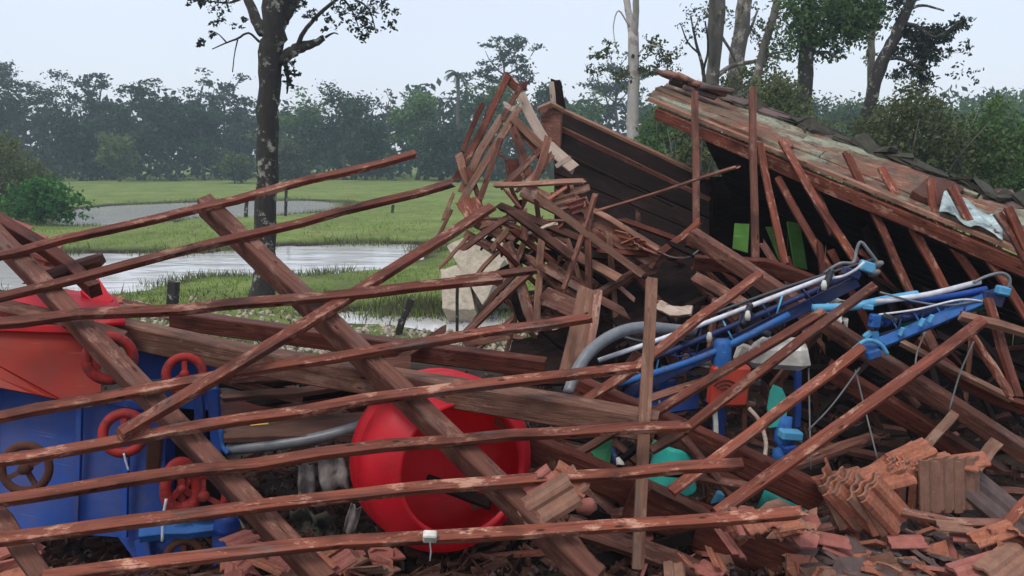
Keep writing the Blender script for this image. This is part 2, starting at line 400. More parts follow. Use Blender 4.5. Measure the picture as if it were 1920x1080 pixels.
M['bark_dark'] = bark('dark_bark', (0.008, 0.006, 0.005), (0.032, 0.024, 0.019), (0.30, 0.30, 0.24), 0.85, 4.6)
M['bark_pale'] = bark('pale_bark', (0.24, 0.21, 0.19), (0.42, 0.39, 0.36), (0.12, 0.09, 0.07), 0.6, 2.2)
M['bark_euc'] = bark('eucalyptus_bark', (0.05, 0.042, 0.034), (0.15, 0.13, 0.105), (0.36, 0.32, 0.28), 0.8, 1.6)
M['bark_far'] = bark('far_bark', (0.04, 0.035, 0.03), (0.12, 0.105, 0.09), (0.2, 0.19, 0.17), 0.4, 1.0)
M['leaf_far'] = leaf('far_leaf', (0.014, 0.036, 0.020), (0.042, 0.075, 0.036))
M['leaf_grey'] = leaf('grey_leaf', (0.026, 0.040, 0.030), (0.060, 0.078, 0.052))
M['leaf_mid'] = leaf('mid_leaf', (0.034, 0.080, 0.024), (0.125, 0.20, 0.06))
M['leaf_light'] = leaf('light_leaf', (0.07, 0.11, 0.035), (0.15, 0.20, 0.07))
M['leaf_olive'] = leaf('olive_leaf', (0.04, 0.058, 0.022), (0.15, 0.165, 0.07))
M['leaf_dark'] = leaf('dark_leaf', (0.012, 0.018, 0.012), (0.035, 0.045, 0.028))
M['leaf_bright'] = leaf('bright_leaf', (0.015, 0.06, 0.012), (0.06, 0.17, 0.035))
M['grass'] = leaf('grass_blade', (0.08, 0.14, 0.02), (0.24, 0.31, 0.07), 0.4)
M['weed'] = leaf('weed_leaf', (0.05, 0.07, 0.025), (0.22, 0.22, 0.12), 0.3)

# ------------------------------------------------------------------ terrain and ponds
WZ = -0.6
def poly(pxs, z=WZ): return np.array([[p.x, p.y] for p in (on_z(x, y, z) for x, y in pxs)])
POND1 = poly([(-260, 500), (-60, 486), (60, 478), (200, 474), (330, 477), (430, 470), (540, 463), (640, 458), (760, 459), (812, 466), (800, 486), (720, 506), (620, 516), (500, 524), (400, 522), (330, 532), (262, 550), (160, 560), (0, 548), (-200, 545)])
POND2 = poly([(60, 402), (150, 392), (210, 386), (400, 378), (560, 376), (650, 381), (648, 393), (570, 404), (440, 412), (330, 414), (300, 424), (180, 428), (90, 420)])
POND3 = poly([(600, 596), (690, 586), (800, 590), (900, 578), (990, 572), (1010, 590), (960, 612), (880, 622), (760, 624), (640, 616)])
def sdist(P, Q):
    """signed distance of points Q to polygon P, negative inside"""
    d = np.full(len(Q), 1e9); inside = np.zeros(len(Q), bool)
    for i in range(len(P)):
        a, b = P[i], P[(i + 1) % len(P)]; e = b - a; w = Q - a
        t = np.clip((w @ e) / (e @ e), 0, 1); d = np.minimum(d, np.linalg.norm(w - t[:, None] * e, axis=1))
        c = ((a[1] <= Q[:, 1]) != (b[1] <= Q[:, 1]))
        with np.errstate(divide='ignore', invalid='ignore'):
            xx = a[0] + (Q[:, 1] - a[1]) / (b[1] - a[1]) * e[0]
        inside ^= c & (Q[:, 0] < xx)
    return np.where(inside, -d, d)
def ground_h(Q):
    Q = np.asarray(Q, float); s = np.minimum(np.minimum(sdist(POND1, Q), sdist(POND2, Q)), sdist(POND3, Q))
    nz = np.array([noise.noise(Vector((x * .13, y * .13, 0))) + .5 * noise.noise(Vector((x * .41, y * .41, 3))) for x, y in Q])
    wob = np.array([noise.noise(Vector((x * .7, y * .7, 9))) for x, y in Q])
    s2 = s + wob * .6 + np.array([noise.noise(Vector((x * 2.1, y * 1.3, 4))) for x, y in Q]) * .25
    bank = np.where(s2 > 0, .10 * (1 - np.exp(-s2 * 4)) + np.minimum(s2, 6) * .045, np.maximum(s2 * .35, -.5))
    h = WZ + bank + nz * .17 * np.clip(s / 2, 0, 1)
    near = np.clip((12.5 - Q[:, 1]) / 3.5, 0, 1); near = near * near * (3 - 2 * near)
    h = h * (1 - near) + near * (0.0 + nz * .04)
    far = np.clip((Q[:, 1] - 75) / 30, 0, 1); h = h * (1 - far) + far * (-.25 + nz * .12)
    return h, s
rows = np.concatenate([np.linspace(-30, 3, 12), np.linspace(3.5, 14, 40), 14 * (130 / 14) ** (np.linspace(0.012, 1, 150)), 130 * (1500 / 130) ** np.linspace(.05, 1, 24)])
NC = 181
gx = np.linspace(-1, 1, NC)
pts = []
for yv in rows:
    half = 14 + max(yv, 0) * 0.85
    pts.append(np.stack([gx * half, np.full(NC, yv)], 1))
Q = np.concatenate(pts); H, S_ = ground_h(Q)
V = np.column_stack([Q, H]); nr = len(rows)
Fc = [(r * NC + c, r * NC + c + 1, (r + 1) * NC + c + 1, (r + 1) * NC + c) for r in range(nr - 1) for c in range(NC - 1)]
m, n, b = new_mat('ground')
geo = n.nodes.new('ShaderNodeNewGeometry'); sep = n.nodes.new('ShaderNodeSeparateXYZ'); n.links.new(geo.outputs['Position'], sep.inputs[0])
g1 = N(n, 'ShaderNodeTexNoise', Scale=0.35, Detail=8.0, Roughness=0.7); n.links.new(geo.outputs['Position'], g1.inputs['Vector'])
g2 = N(n, 'ShaderNodeTexNoise', Scale=5.0, Detail=6.0, Roughness=0.7); n.links.new(geo.outputs['Position'], g2.inputs['Vector'])
gr = ramp(n, g1.outputs['Fac'], [(0.32, (0.07, 0.10, 0.02)), (0.5, (0.15, 0.21, 0.04)), (0.68, (0.24, 0.27, 0.08))]).outputs[0]
gr = mixc(n, 0.35, gr, ramp(n, g2.outputs['Fac'], [(0.3, (0.04, 0.06, 0.02)), (0.7, (0.2, 0.27, 0.08))]).outputs[0])
g3 = N(n, 'ShaderNodeTexNoise', Scale=0.9, Detail=7.0, Roughness=0.75); n.links.new(geo.outputs['Position'], g3.inputs['Vector'])
gr = mixc(n, ramp(n, g3.outputs['Fac'], [(0.50, (0, 0, 0)), (0.64, (.7,) * 3)]).outputs[0], gr, (0.13, 0.115, 0.055))
gr = mixc(n, ramp(n, g3.outputs['Fac'], [(0.30, (.7,) * 3), (0.44, (0, 0, 0))]).outputs[0], gr, (0.045, 0.075, 0.02))
mud = ramp(n, g2.outputs['Fac'], [(0.3, (0.010, 0.007, 0.005)), (0.7, (0.045, 0.030, 0.021))]).outputs[0]  # soil tone lowered to paint in the shade under the wreck
# bare soil under and beside the wreck, and on the banks near the water line
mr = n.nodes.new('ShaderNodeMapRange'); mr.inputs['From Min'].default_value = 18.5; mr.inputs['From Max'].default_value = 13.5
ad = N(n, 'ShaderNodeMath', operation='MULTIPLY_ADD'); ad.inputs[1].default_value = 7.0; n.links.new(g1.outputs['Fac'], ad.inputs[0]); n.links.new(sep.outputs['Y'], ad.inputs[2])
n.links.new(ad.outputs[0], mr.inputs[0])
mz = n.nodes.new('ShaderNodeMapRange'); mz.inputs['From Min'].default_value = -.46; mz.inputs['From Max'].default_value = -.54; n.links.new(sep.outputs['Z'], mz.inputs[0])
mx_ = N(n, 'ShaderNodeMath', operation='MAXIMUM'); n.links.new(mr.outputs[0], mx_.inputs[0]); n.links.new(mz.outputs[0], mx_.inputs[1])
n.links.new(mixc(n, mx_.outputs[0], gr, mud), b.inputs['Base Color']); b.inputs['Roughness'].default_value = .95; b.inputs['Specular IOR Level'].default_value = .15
bump(n, b, g2.outputs['Fac'], .8, .06)
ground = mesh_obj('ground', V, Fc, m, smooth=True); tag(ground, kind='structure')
# water
m, n, b = new_mat('pond_water')
w1 = N(n, 'ShaderNodeTexNoise', Scale=1.0, Detail=3.0); n.links.new(mapped(n, (.4, .9, 1), shift=False), w1.inputs['Vector'])
b.inputs['Base Color'].default_value = (0.54, 0.53, 0.51, 1); b.inputs['Roughness'].default_value = .09; b.inputs['IOR'].default_value = 1.33
b.inputs['Specular IOR Level'].default_value = .9
w2 = N(n, 'ShaderNodeTexNoise', Scale=1.0, Detail=2.0); n.links.new(mapped(n, (2.2, 4.5, 1), shift=False), w2.inputs['Vector'])
wm = N(n, 'ShaderNodeMath', operation='MULTIPLY_ADD'); wm.inputs[1].default_value = .12; n.links.new(w2.outputs['Fac'], wm.inputs[0]); n.links.new(w1.outputs['Fac'], wm.inputs[2])
bump(n, b, wm.outputs[0], .5, .06)
for nm, P, lab in (('pond_water', POND1, 'near'), ('pond_water', POND2, 'far'), ('pond_water', POND3, 'puddle')):
    c = P.mean(0); E = c + (P - c) * 1.0
    # pad outward a little so that the bank cuts the edge
    E = np.array([p + (p - c) / np.linalg.norm(p - c) * 1.2 for p in P])
    V = [(x - c[0], y - c[1], 0) for x, y in E]
    tag(mesh_obj(nm, V, [tuple(range(len(V)))], m, M=Matrix.Translation((c[0], c[1], WZ))), kind='structure')

# ------------------------------------------------------------------ grass
def ground_z(x, y): return float(ground_h(np.array([[x, y]]))[0][0])
def scatter_blades(name, n, region, hmin, hmax, mat, label, cat, wfac=.16, lean=.5):
    """upright leaf blades on land, thinning with distance"""
    pxs = np.random.uniform(region[0], region[2], n); pys = np.random.uniform(region[1], region[3], n)
    Q = []
    for x, y in zip(pxs, pys):
        p = on_z(x, y, -.45); Q.append((p.x, p.y))
    Q = np.array(Q); H, S = ground_h(Q); V = []; Fc = []
    for (x, y), h, s in zip(Q, H, S):
        if s < .05 + random.random() * .2 or noise.noise(Vector((x * .55, y * .4, 2))) + random.gauss(0, .18) < -.12: continue
        hh = random.uniform(hmin, hmax) * (0.5 + .5 * min(y / 18, 2.2)); a = random.uniform(0, math.pi); w = hh * wfac
        dx, dy = math.cos(a) * w, math.sin(a) * w; lx, ly = random.gauss(0, lean) * hh, random.gauss(0, lean) * hh
        i = len(V); V += [(x - dx, y - dy, h - .02), (x + dx, y + dy, h - .02), (x + lx, y + ly, h + hh)]; Fc.append((i, i + 1, i + 2))
    return tag(mesh_obj(name, V, Fc, mat), label, cat, kind='stuff')
scatter_blades('grass', 42000, (-200, 425, 1500, 590), .03, .09, M['grass'], 'short green grass growing on the pond banks', 'grass')
scatter_blades('far_grass', 16000, (-200, 336, 1700, 440), .02, .06, M['grass'], 'distant green grass below the tree line', 'grass')
scatter_blades('dry_weeds', 13000, (-50, 550, 1250, 720), .02, .12, M['weed'], 'pale trampled weeds between the wreck and the puddle', 'weeds', .22, .8)

def shore(name, n, hmin, hmax, mat, label):
    V = []; Fc = []
    for P in (POND1, POND2, POND3):
        seg = [(P[i], P[(i + 1) % len(P)]) for i in range(len(P))]; L = [np.linalg.norm(b_ - a_) for a_, b_ in seg]; tot = sum(L); Q = []
        for _ in range(n):
            r_ = random.random() * tot; i = 0
            while r_ > L[i] and i < len(L) - 1: r_ -= L[i]; i += 1
            a_, b_ = seg[i]; p = a_ + (b_ - a_) * (r_ / L[i])
            if noise.noise(Vector((p[0] * .5, p[1] * .5, 7))) < -.05: continue
            for _k in range(5): Q.append((p[0] + random.gauss(0, .35), p[1] + random.gauss(0, .35)))
        H, S = ground_h(np.array(Q))
        for (x, y), h in zip(Q, H):
            h = max(h, WZ); hh = random.uniform(hmin, hmax); a = random.uniform(0, math.pi); w = hh * .07; dx, dy = math.cos(a) * w, math.sin(a) * w; lx, ly = random.gauss(0, .4) * hh, random.gauss(0, .4) * hh
            i = len(V); V += [(x - dx, y - dy, h - .02), (x + dx, y + dy, h - .02), (x + lx, y + ly, h + hh)]; Fc.append((i, i + 1, i + 2))
    return tag(mesh_obj(name, V, Fc, mat), label, 'weeds', kind='stuff')
shore('shore_weeds', 1500, .06, .26, M['weed'], 'ragged weeds and grass stems along the pond margins')
shore('shore_grass', 900, .05, .2, M['grass'], 'green grass stems overhanging the pond margins')
class Geo:
    def __init__(s): s.V = []; s.F = []
    def tube(s, pts, radii, sides=5):
        v, f = tube_geo(pts, radii, sides); k = len(s.V); s.V += v; s.F += [tuple(i + k for i in q) for q in f]
PS = Geo()
for _ in range(900):
    p = on_z(random.uniform(250, 1050), random.uniform(560, 700), -.35); h_, s_ = ground_h(np.array([[p.x, p.y]]))
    if s_[0] < -.1: continue
    sz = random.uniform(.02, .09); V_, F_ = box_geo(sz * 1.6, sz, sz * .7, sz * .2); Rm = rot(random.uniform(0, 3), random.uniform(0, 3), random.uniform(0, 3)); k = len(PS.V)
    PS.V += [Vector((p.x, p.y, float(h_[0]) + sz * .15)) + (Rm @ Vector(v)) for v in V_]; PS.F += [tuple(i + k for i in f) for f in F_]
tag(mesh_obj('stony_debris', PS.V, PS.F, M['concrete']), 'pale stones and litter strewn between wreck and puddle', 'debris', kind='stuff')

# ------------------------------------------------------------------ trees
def leaf_quads(V, Fc, c, n, spread, size, flat=1.0, droop=0.0):
    for _ in range(n):
        o = Vector((random.gauss(0, spread), random.gauss(0, spread), random.gauss(0, spread * flat) - droop * random.random()))
        p = c + o; u = Vector((random.gauss(0, 1), random.gauss(0, 1), random.gauss(0, 1))).normalized()
        v = u.cross(Vector((random.gauss(0, 1), random.gauss(0, 1), random.gauss(0, 1)))).normalized(); s = size * random.uniform(.6, 1.4)
        i = len(V); V += [p - u * s, p + v * s * .55, p + u * s, p - v * s * .55]; Fc.append((i, i + 1, i + 2, i + 3))
def limb(p, d, L, up=.25, n=4, wig=.12):
    pts = [p.copy()]; d = d.normalized()
    for i in range(n):
        d = (d + Vector((random.gauss(0, wig), random.gauss(0, wig), random.gauss(0, wig) + up / n))).normalized()
        pts.append(pts[-1] + d * (L / n))
    return pts
def finish_tree(name, base, wood_geo, leaf_geo, bk, lf, label, group, cat='tree'):
    t = thing(name, base, label, cat, group)
    mesh_obj('trunk', wood_geo.V, wood_geo.F, bk, t, Matrix.Translation(base), True)
    if leaf_geo.V: mesh_obj('crown', leaf_geo.V, leaf_geo.F, lf, t, Matrix.Translation(base))
    return t
def tree(name, base, height, width, label, kind='round', lf='leaf_far', bk='bark_far', group=None, dens=1.0, leaf_s=.3, trunk_r=None, lean=(0, 0)):
    W = Geo(); Lf = Geo(); O = Vector((0, 0, 0)); r0 = trunk_r or height * .022
    if kind == 'palm':
        top = Vector((lean[0], lean[1], height)); pts = [O.lerp(top, i / 5) + Vector((random.gauss(0, .05), 0, 0)) for i in range(6)]
        W.tube(pts, [r0 * (1.1 - .3 * i / 5) for i in range(6)], 6)
        for k in range(18):
            a = 2 * math.pi * k / 18 + random.gauss(0, .2); el = random.uniform(-.2, 1.1); L = width * .5 * random.uniform(.8, 1.15)
            d = Vector((math.cos(a) * math.cos(el), math.sin(a) * math.cos(el), math.sin(el))); p = top.copy(); q = [p.copy()]
            for i in range(6):
                d = (d + Vector((0, 0, -.30))).normalized(); p = p + d * L / 6; q.append(p.copy())
            W.tube(q, [.05 * (1 - i / 7) for i in range(7)], 3)
            for i in range(1, 7):
                sd = d.cross(Vector((0, 0, 1))).normalized()
                for s in (-1, 1):
                    for u in (.0, .5):
                        c = q[i - 1].lerp(q[i], u); e = c + sd * s * L * .2 * (1 - i / 9) + Vector((0, 0, -L * .12)); i0 = len(Lf.V); w = (q[i] - q[i - 1]) * .22
                        Lf.V += [c - w, c + w, e + w * .3, e - w * .3]; Lf.F.append((i0, i0 + 1, i0 + 2, i0 + 3))
        return finish_tree(name, base, W, Lf, M[bk], M[lf], label, group)
    tr = {'umbrella': .95, 'round': .8, 'bushy': .7, 'column': .95, 'bare': .85}[kind]
    n = 6; top = Vector((lean[0], lean[1], height * tr)); pts = [O.lerp(top, i / n) + Vector((random.gauss(0, height * .012), random.gauss(0, height * .012), 0)) * (i > 0) for i in range(n + 1)]
    W.tube(pts, [r0 * (1 - .75 * i / n) + r0 * (.35 if i == 0 else 0) for i in range(n + 1)], 7)
    nl = {'umbrella': 11, 'round': 15, 'bushy': 18, 'column': 20, 'bare': 13}[kind]
    for k in range(nl):
        f = {'umbrella': random.uniform(.5, .98), 'round': random.uniform(.35, 1), 'bushy': random.uniform(.12, 1), 'column': random.uniform(.25, 1), 'bare': random.uniform(.35, 1)}[kind]
        i = min(int(f * n), n - 1); p = pts[i].lerp(pts[i + 1], f * n - i); a = k * 2.4 + random.gauss(0, .35)
        el = {'umbrella': random.uniform(.3, .8), 'round': random.uniform(.0, .9), 'bushy': random.uniform(-.1, .8), 'column': random.uniform(.2, .9), 'bare': random.uniform(.3, 1.0)}[kind]
        L = width * .5 * {'umbrella': random.uniform(.75, 1.1), 'round': random.uniform(.55, 1) * (1.15 - .5 * abs(f - .55)), 'bushy': random.uniform(.6, 1) * (1.15 - .5 * f), 'column': random.uniform(.5, 1), 'bare': random.uniform(.6, 1.1)}[kind]
        q = limb(p, Vector((math.cos(a) * math.cos(el), math.sin(a) * math.cos(el), math.sin(el))), L, .35 if kind != 'umbrella' else .5)
        W.tube(q, [r0 * .42 * (1 - .8 * j / 4) for j in range(5)], 4)
        for _ in range(4):
            j = random.choice((1, 2, 3, 4)); s0 = q[j]; d = (q[j] - q[j - 1]).normalized() + Vector((random.gauss(0, .7), random.gauss(0, .7), random.gauss(.15, .4)))
            q2 = limb(s0, d, L * random.uniform(.3, .55), .2, 3, .2); W.tube(q2, [r0 * .2, r0 * .15, r0 * .1, r0 * .05], 3)
            if kind == 'umbrella':
                leaf_quads(Lf.V, Lf.F, q2[-1] + Vector((0, 0, .1)), int(26 * dens), width * .055, leaf_s, .38)
                leaf_quads(Lf.V, Lf.F, q2[2], int(10 * dens), width * .05, leaf_s, .4)
            elif kind == 'bare':
                leaf_quads(Lf.V, Lf.F, q2[-1], int(5 * dens), width * .05, leaf_s, .8)
            else:
                leaf_quads(Lf.V, Lf.F, q2[-1], int(22 * dens), width * .075, leaf_s, .75)
                leaf_quads(Lf.V, Lf.F, q2[1], int(12 * dens), width * .06, leaf_s, .8)
    mz_ = max(v.z for v in Lf.V); k_ = height / mz_ if mz_ > height else 1.0
    for v in Lf.V + W.V: v.z *= k_
    return finish_tree(name, base, W, Lf, M[bk], M[lf], label, group)
def far_tree(name, x, ytop, d, wpx, label, kind, lf='leaf_far', dens=1.0, leaf_s=None, lean=0, ground=-.3, bk='bark_far'):
    b_ = at(x, 500, d); base = Vector((b_.x, b_.y, ground)); top = at(x, ytop, d); h = top.z - ground
    return tree(name, base, h, px(wpx, d), label, kind, lf, bk, 'trees along the far side of the ponds', dens, leaf_s or d * .0021, lean=(lean, 0))

FT = [
 ('umbrella_tree', 62, 112, 104, 190, 'wide dark spreading tree with layered branches at far left of tree line', 'umbrella', 'leaf_grey', 1.1),
 ('broadleaf_tree', -30, 150, 100, 150, 'dark tree cut by the left edge of the picture beyond the pond', 'round', 'leaf_far', 1.0),
 ('umbrella_tree', 205, 138, 112, 110, 'small flat topped grey tree right of the wide spreading one', 'umbrella', 'leaf_grey', .8),
 ('broadleaf_tree', 165, 200, 100, 110, 'dense low dark tree behind the pale green bush', 'bushy', 'leaf_far', 1.3),
 ('light_bush', 235, 240, 92, 78, 'round pale green bush standing in front of the dark far trees', 'bushy', 'leaf_light', 1.2),
 ('umbrella_tree', 325, 142, 105, 160, 'tall open tree with pale gaps in its crown, left of the near trunk', 'umbrella', 'leaf_far', 1.2),
 ('broadleaf_tree', 270, 185, 99, 120, 'dark green tree directly behind and right of the pale bush', 'round', 'leaf_far', 1.1),
 ('broadleaf_tree', 390, 190, 101, 120, 'slim trunked dark tree just left of the lichen covered near trunk', 'round', 'leaf_far', .9),
 ('umbrella_tree', 432, 130, 114, 120, 'thin hazy feathery tree touching the left of the near trunk', 'umbrella', 'leaf_grey', .55),
 ('light_bush', 448, 280, 90, 70, 'light green bush at the left foot of the near trunk, far bank', 'bushy', 'leaf_light', 1.0),
 ('light_bush', 545, 262, 94, 60, 'dull green narrow bush just right of the near trunk, far bank', 'bushy', 'leaf_olive', 1.0),
 ('broadleaf_tree', 575, 160, 104, 150, 'bluish green rounded tree just right of the near trunk', 'round', 'leaf_mid', 1.2),
 ('broadleaf_tree', 650, 148, 102, 140, 'dark tree with round top before the sky gap in the tree line', 'round', 'leaf_far', 1.2),
 ('broadleaf_tree', 690, 205, 99, 90, 'low dark tree filling the foot of the sky gap', 'bushy', 'leaf_far', 1.1),
 ('bare_tree', 735, 165, 108, 60, 'nearly bare slim tree standing in the sky gap', 'bare', 'leaf_grey', .8),
 ('broadleaf_tree', 785, 158, 100, 120, 'tall mid green tree right of the sky gap', 'column', 'leaf_mid', 1.3),
 ('palm_tree', 862, 140, 98, 62, 'palm with drooping fronds left of the broken gable', 'palm', 'leaf_far', 1),
 ('palm_tree', 828, 190, 101, 50, 'lower palm half hidden left of the taller palm', 'palm', 'leaf_far', 1),
 ('broadleaf_tree', 850, 225, 96, 130, 'dark bushy tree under the two palms', 'bushy', 'leaf_far', 1.3),
 ('umbrella_tree', 945, 60, 108, 125, 'tallest far tree with arched open crown above the broken gable', 'umbrella', 'leaf_far', .85),
 ('broadleaf_tree', 925, 145, 100, 120, 'full green tree behind the broken gable peak', 'round', 'leaf_mid', 1.4),
 ('broadleaf_tree', 1035, 138, 101, 90, 'dark round headed tree right of the gable peak', 'round', 'leaf_far', 1.2),
 ('broadleaf_tree', 1100, 160, 97, 130, 'mid green leafy tree left of the pale forked trunk', 'bushy', 'leaf_mid', 1.4),
 ('broadleaf_tree', 1150, 100, 112, 130, 'hazy thin crowned tree behind the pale forked trunk', 'umbrella', 'leaf_grey', .7),
 ('broadleaf_tree', 1245, 150, 95, 120, 'leafy green tree between pale forked trunk and fallen roof', 'bushy', 'leaf_mid', 1.3),
 ('broadleaf_tree', 1575, 170, 96, 120, 'far bluish tree seen under the branches of the eucalyptus', 'round', 'leaf_mid', 1.1),
 ('broadleaf_tree', 1880, 150, 92, 150, 'green rounded tree at the right edge beyond the bushes', 'bushy', 'leaf_mid', 1.3),
 ('broadleaf_tree', 1760, 175, 98, 150, 'hazy green tree behind the dark drooping branch', 'round', 'leaf_mid', 1.1),
 ('broadleaf_tree', 1440, 150, 96, 160, 'far dark tree seen between the eucalyptus trunks', 'round', 'leaf_far', 1.1),
 ('broadleaf_tree', 1990, 140, 94, 160, 'green tree just outside the right edge of the tree line', 'bushy', 'leaf_mid', 1.2),
]
for nm, x, yt, d, w, lab, kd, lf, dn in FT: far_tree(nm, x, yt, d, w, lab, kd, lf, dn * 2.0)
# the wood behind, one mass
Wd = Geo(); Lf = Geo()
for k in range(230):
    x = random.uniform(-500, 2400); d = random.uniform(114, 135); p = at(x, 400, d); yt = random.uniform(178, 250) + 14 * math.sin(x * .013) + (46 if 690 < x < 770 else 0)
    h = at(x, yt, d).z + .3; W_ = random.uniform(5, 9)
    Wd.tube([Vector((p.x, d, -.4)), Vector((p.x + random.gauss(0, .3), d, h * .9))], [.16, .06], 4)
    for _ in range(13):
        f = random.uniform(.08, 1) ; leaf_quads(Lf.V, Lf.F, Vector((p.x + random.gauss(0, W_ * .3), d + random.gauss(0, 1.5), h * f)), 12, .8, .55)
fw = thing('far_wood', (0, 118, -.3), 'dark continuous mass of woodland behind the far trees', 'woodland'); fw['kind'] = 'stuff'
mesh_obj('trunks', Wd.V, Wd.F, M['bark_far'], fw)['kind'] = 'stuff'
mesh_obj('foliage', Lf.V, Lf.F, M['leaf_far'], fw)['kind'] = 'stuff'
# undergrowth along the foot of the tree line
Lf = Geo()
for k in range(420):
    x = random.uniform(-300, 2200); d = random.uniform(97, 112); p = at(x, 400, d)
    leaf_quads(Lf.V, Lf.F, Vector((p.x, d, random.uniform(0, 3.2))), 16, .75, .42)
tag(mesh_obj('undergrowth', Lf.V, Lf.F, M['leaf_far']), 'dark undergrowth at the foot of the far trees', 'undergrowth', kind='stuff')

LEAF_MULT = 2.6
def limb_tree(name, label, limbs, clumps, bk, lf, d, leaf_s, group=None, cat='tree', base=None):
    """a near tree: limbs are lists of (x, y, width px) at depth d (+dd); clumps are (x, y, spread px, n)"""
    W = Geo(); Lv = Geo(); b0 = base or at(limbs[0][0][0], limbs[0][0][1], d)
    for lm in limbs:
        dd = random.uniform(-.04, .04) * d if lm is not limbs[0] else 0
        nn = len(lm); P = [at(x, y, d + dd * i / max(nn - 1, 1)) - b0 for i, (x, y, w) in enumerate(lm)]
        S = spline(P, 4); rr = [px(lm[min(int(i / 4), nn - 1)][2] * (1 - (i % 4) / 4) + lm[min(int(i / 4) + 1, nn - 1)][2] * ((i % 4) / 4), d) / 2 for i in range(len(S))]
        W.tube([p + Vector((random.gauss(0, 1), 0, random.gauss(0, 1))) * r * .08 for p, r in zip(S, rr)], rr, 9)
    for (x, y, s, k) in clumps:
        for _ in range(max(2, int(k / 8 * LEAF_MULT))):
            c = at(x + random.gauss(0, s), y + random.gauss(0, s * .8), d + random.gauss(0, px(s, d))) - b0
            leaf_quads(Lv.V, Lv.F, c, 8, px(s * .33, d), leaf_s * .6, .8)
    return finish_tree(name, b0, W, Lv, M[bk], M[lf], label, group, cat)

# the near lichen-covered tree
tz = on_z(494, 566, -.42); TD = tz.y
limb_tree('lichen_tree', 'dark lichen spotted tree with a broken side branch standing on the pond bank',
 [[(492, 575, 60), (494, 540, 46), (498, 440, 41), (500, 300, 40), (503, 180, 40), (508, 100, 44), (516, 40, 46), (520, -60, 44), (530, -200, 36)],
  [(492, 62, 22), (478, 30, 20), (462, -8, 16), (440, -70, 12)], [(528, 40, 26), (548, 5, 22), (575, -50, 18)],
  [(520, 118, 20), (545, 98, 22), (566, 88, 20), (590, 80, 14), (608, 70, 11)], [(556, 92, 10), (570, 60, 8), (600, 25, 7), (640, -8, 6)],
  [(486, 78, 5), (466, 62, 4), (446, 72, 4), (425, 80, 3), (398, 92, 2)], [(446, 72, 3), (440, 100, 2), (436, 135, 2)],
  [(425, 80, 3), (412, 66, 2), (402, 60, 2)], [(610, 70, 5), (625, 62, 3), (634, 64, 2)], [(640, -8, 5), (660, 20, 3), (672, 50, 2)], [(650, -8, 4), (690, 15, 3), (705, 60, 2)],
  [(535, 120, 9), (540, 150, 6), (538, 175, 3)], [(462, -8, 6), (430, 5, 4), (370, 0, 2)]],
 [(372, 6, 9, 30), (420, 2, 16, 50), (378, 82, 6, 22), (412, 45, 8, 18), (395, 65, 5, 12), (450, 42, 8, 16), (660, 20, 18, 60), (690, 45, 16, 50), (700, 12, 14, 40), (720, 30, 12, 22), (615, 50, 8, 12), (560, 20, 14, 30), (590, 30, 10, 18), (680, 65, 8, 16), (545, 130, 8, 40), (540, 155, 6, 20), (640, 20, 10, 16), (735, 45, 9, 8)],
 'bark_dark', 'leaf_dark', TD, .07, base=Vector((tz.x, tz.y, tz.z)))

# eucalyptus group behind the fallen roof
D = 30.0; G = 'eucalyptus trees behind the fallen roof'
limb_tree('eucalyptus_tree', 'pale trunked eucalyptus leftmost behind the fallen roof peak, forking upward',
 [[(1322, 420, 28), (1328, 240, 26), (1334, 150, 25), (1345, 70, 22), (1352, -20, 20), (1360, -120, 16)], [(1336, 140, 12), (1332, 80, 14), (1336, 0, 12), (1332, -60, 10)], [(1340, 146, 9), (1372, 124, 9), (1420, 114, 7), (1450, 100, 5)],
  [(1348, 60, 6), (1372, 100, 5), (1390, 140, 4)]],
 [(1350, 20, 12, 36), (1372, 30, 14, 30), (1330, 25, 10, 22), (1400, 140, 14, 60), (1370, 165, 14, 90), (1440, 110, 12, 40), (1350, 190, 12, 60), (1395, 200, 20, 120)], 'bark_euc', 'leaf_olive', D, .11, G)
limb_tree('eucalyptus_tree', 'stout grey eucalyptus trunk, second from the left behind the roof',
 [[(1372, 420, 32), (1378, 200, 30), (1382, 110, 29), (1392, 40, 28), (1398, -40, 26), (1402, -150, 20)], [(1385, 90, 8), (1405, 60, 6), (1420, 20, 4)]],
 [(1405, 20, 10, 22), (1420, 60, 12, 28), (1410, 150, 18, 120), (1425, 180, 18, 150), (1440, 40, 10, 20)], 'bark_euc', 'leaf_olive', D + 1.4, .11, G)
limb_tree('eucalyptus_tree', 'slender leaning eucalyptus with leafy stem between stout trunk and green crown',
 [[(1400, 420, 17), (1408, 220, 16), (1418, 150, 16), (1436, 80, 15), (1456, 10, 14), (1475, -80, 12)], [(1430, 105, 6), (1450, 100, 5), (1480, 95, 3)]],
 [(1440, 80, 12, 60), (1455, 40, 14, 70), (1470, 90, 12, 50), (1462, 8, 12, 50), (1430, 120, 10, 40), (1480, 60, 12, 50)], 'bark_euc', 'leaf_olive', D - 1, .10, G)
limb_tree('eucalyptus_tree', 'dark straight eucalyptus carrying a full green crown at the top edge',
 [[(1500, 420, 34), (1506, 220, 30), (1510, 140, 28), (1516, 70, 26), (1520, 0, 22), (1525, -100, 16)], [(1514, 90, 9), (1545, 60, 8), (1590, 20, 6)], [(1512, 100, 8), (1550, 98, 6), (1572, 110, 4)], [(1516, 60, 9), (1490, 20, 8), (1470, -30, 6)]],
 [(1520, 30, 24, 420), (1560, 20, 24, 420), (1600, 30, 22, 420), (1630, 25, 16, 260), (1575, 60, 22, 300), (1610, 60, 18, 220), (1500, 70, 18, 220), (1540, 85, 14, 130), (1500, 110, 12, 60), (1570, 100, 10, 40), (1530, -20, 30, 200), (1620, -10, 25, 200), (1490, 10, 14, 120)],
 'bark_dark', 'leaf_mid', D - 3, .11, G)
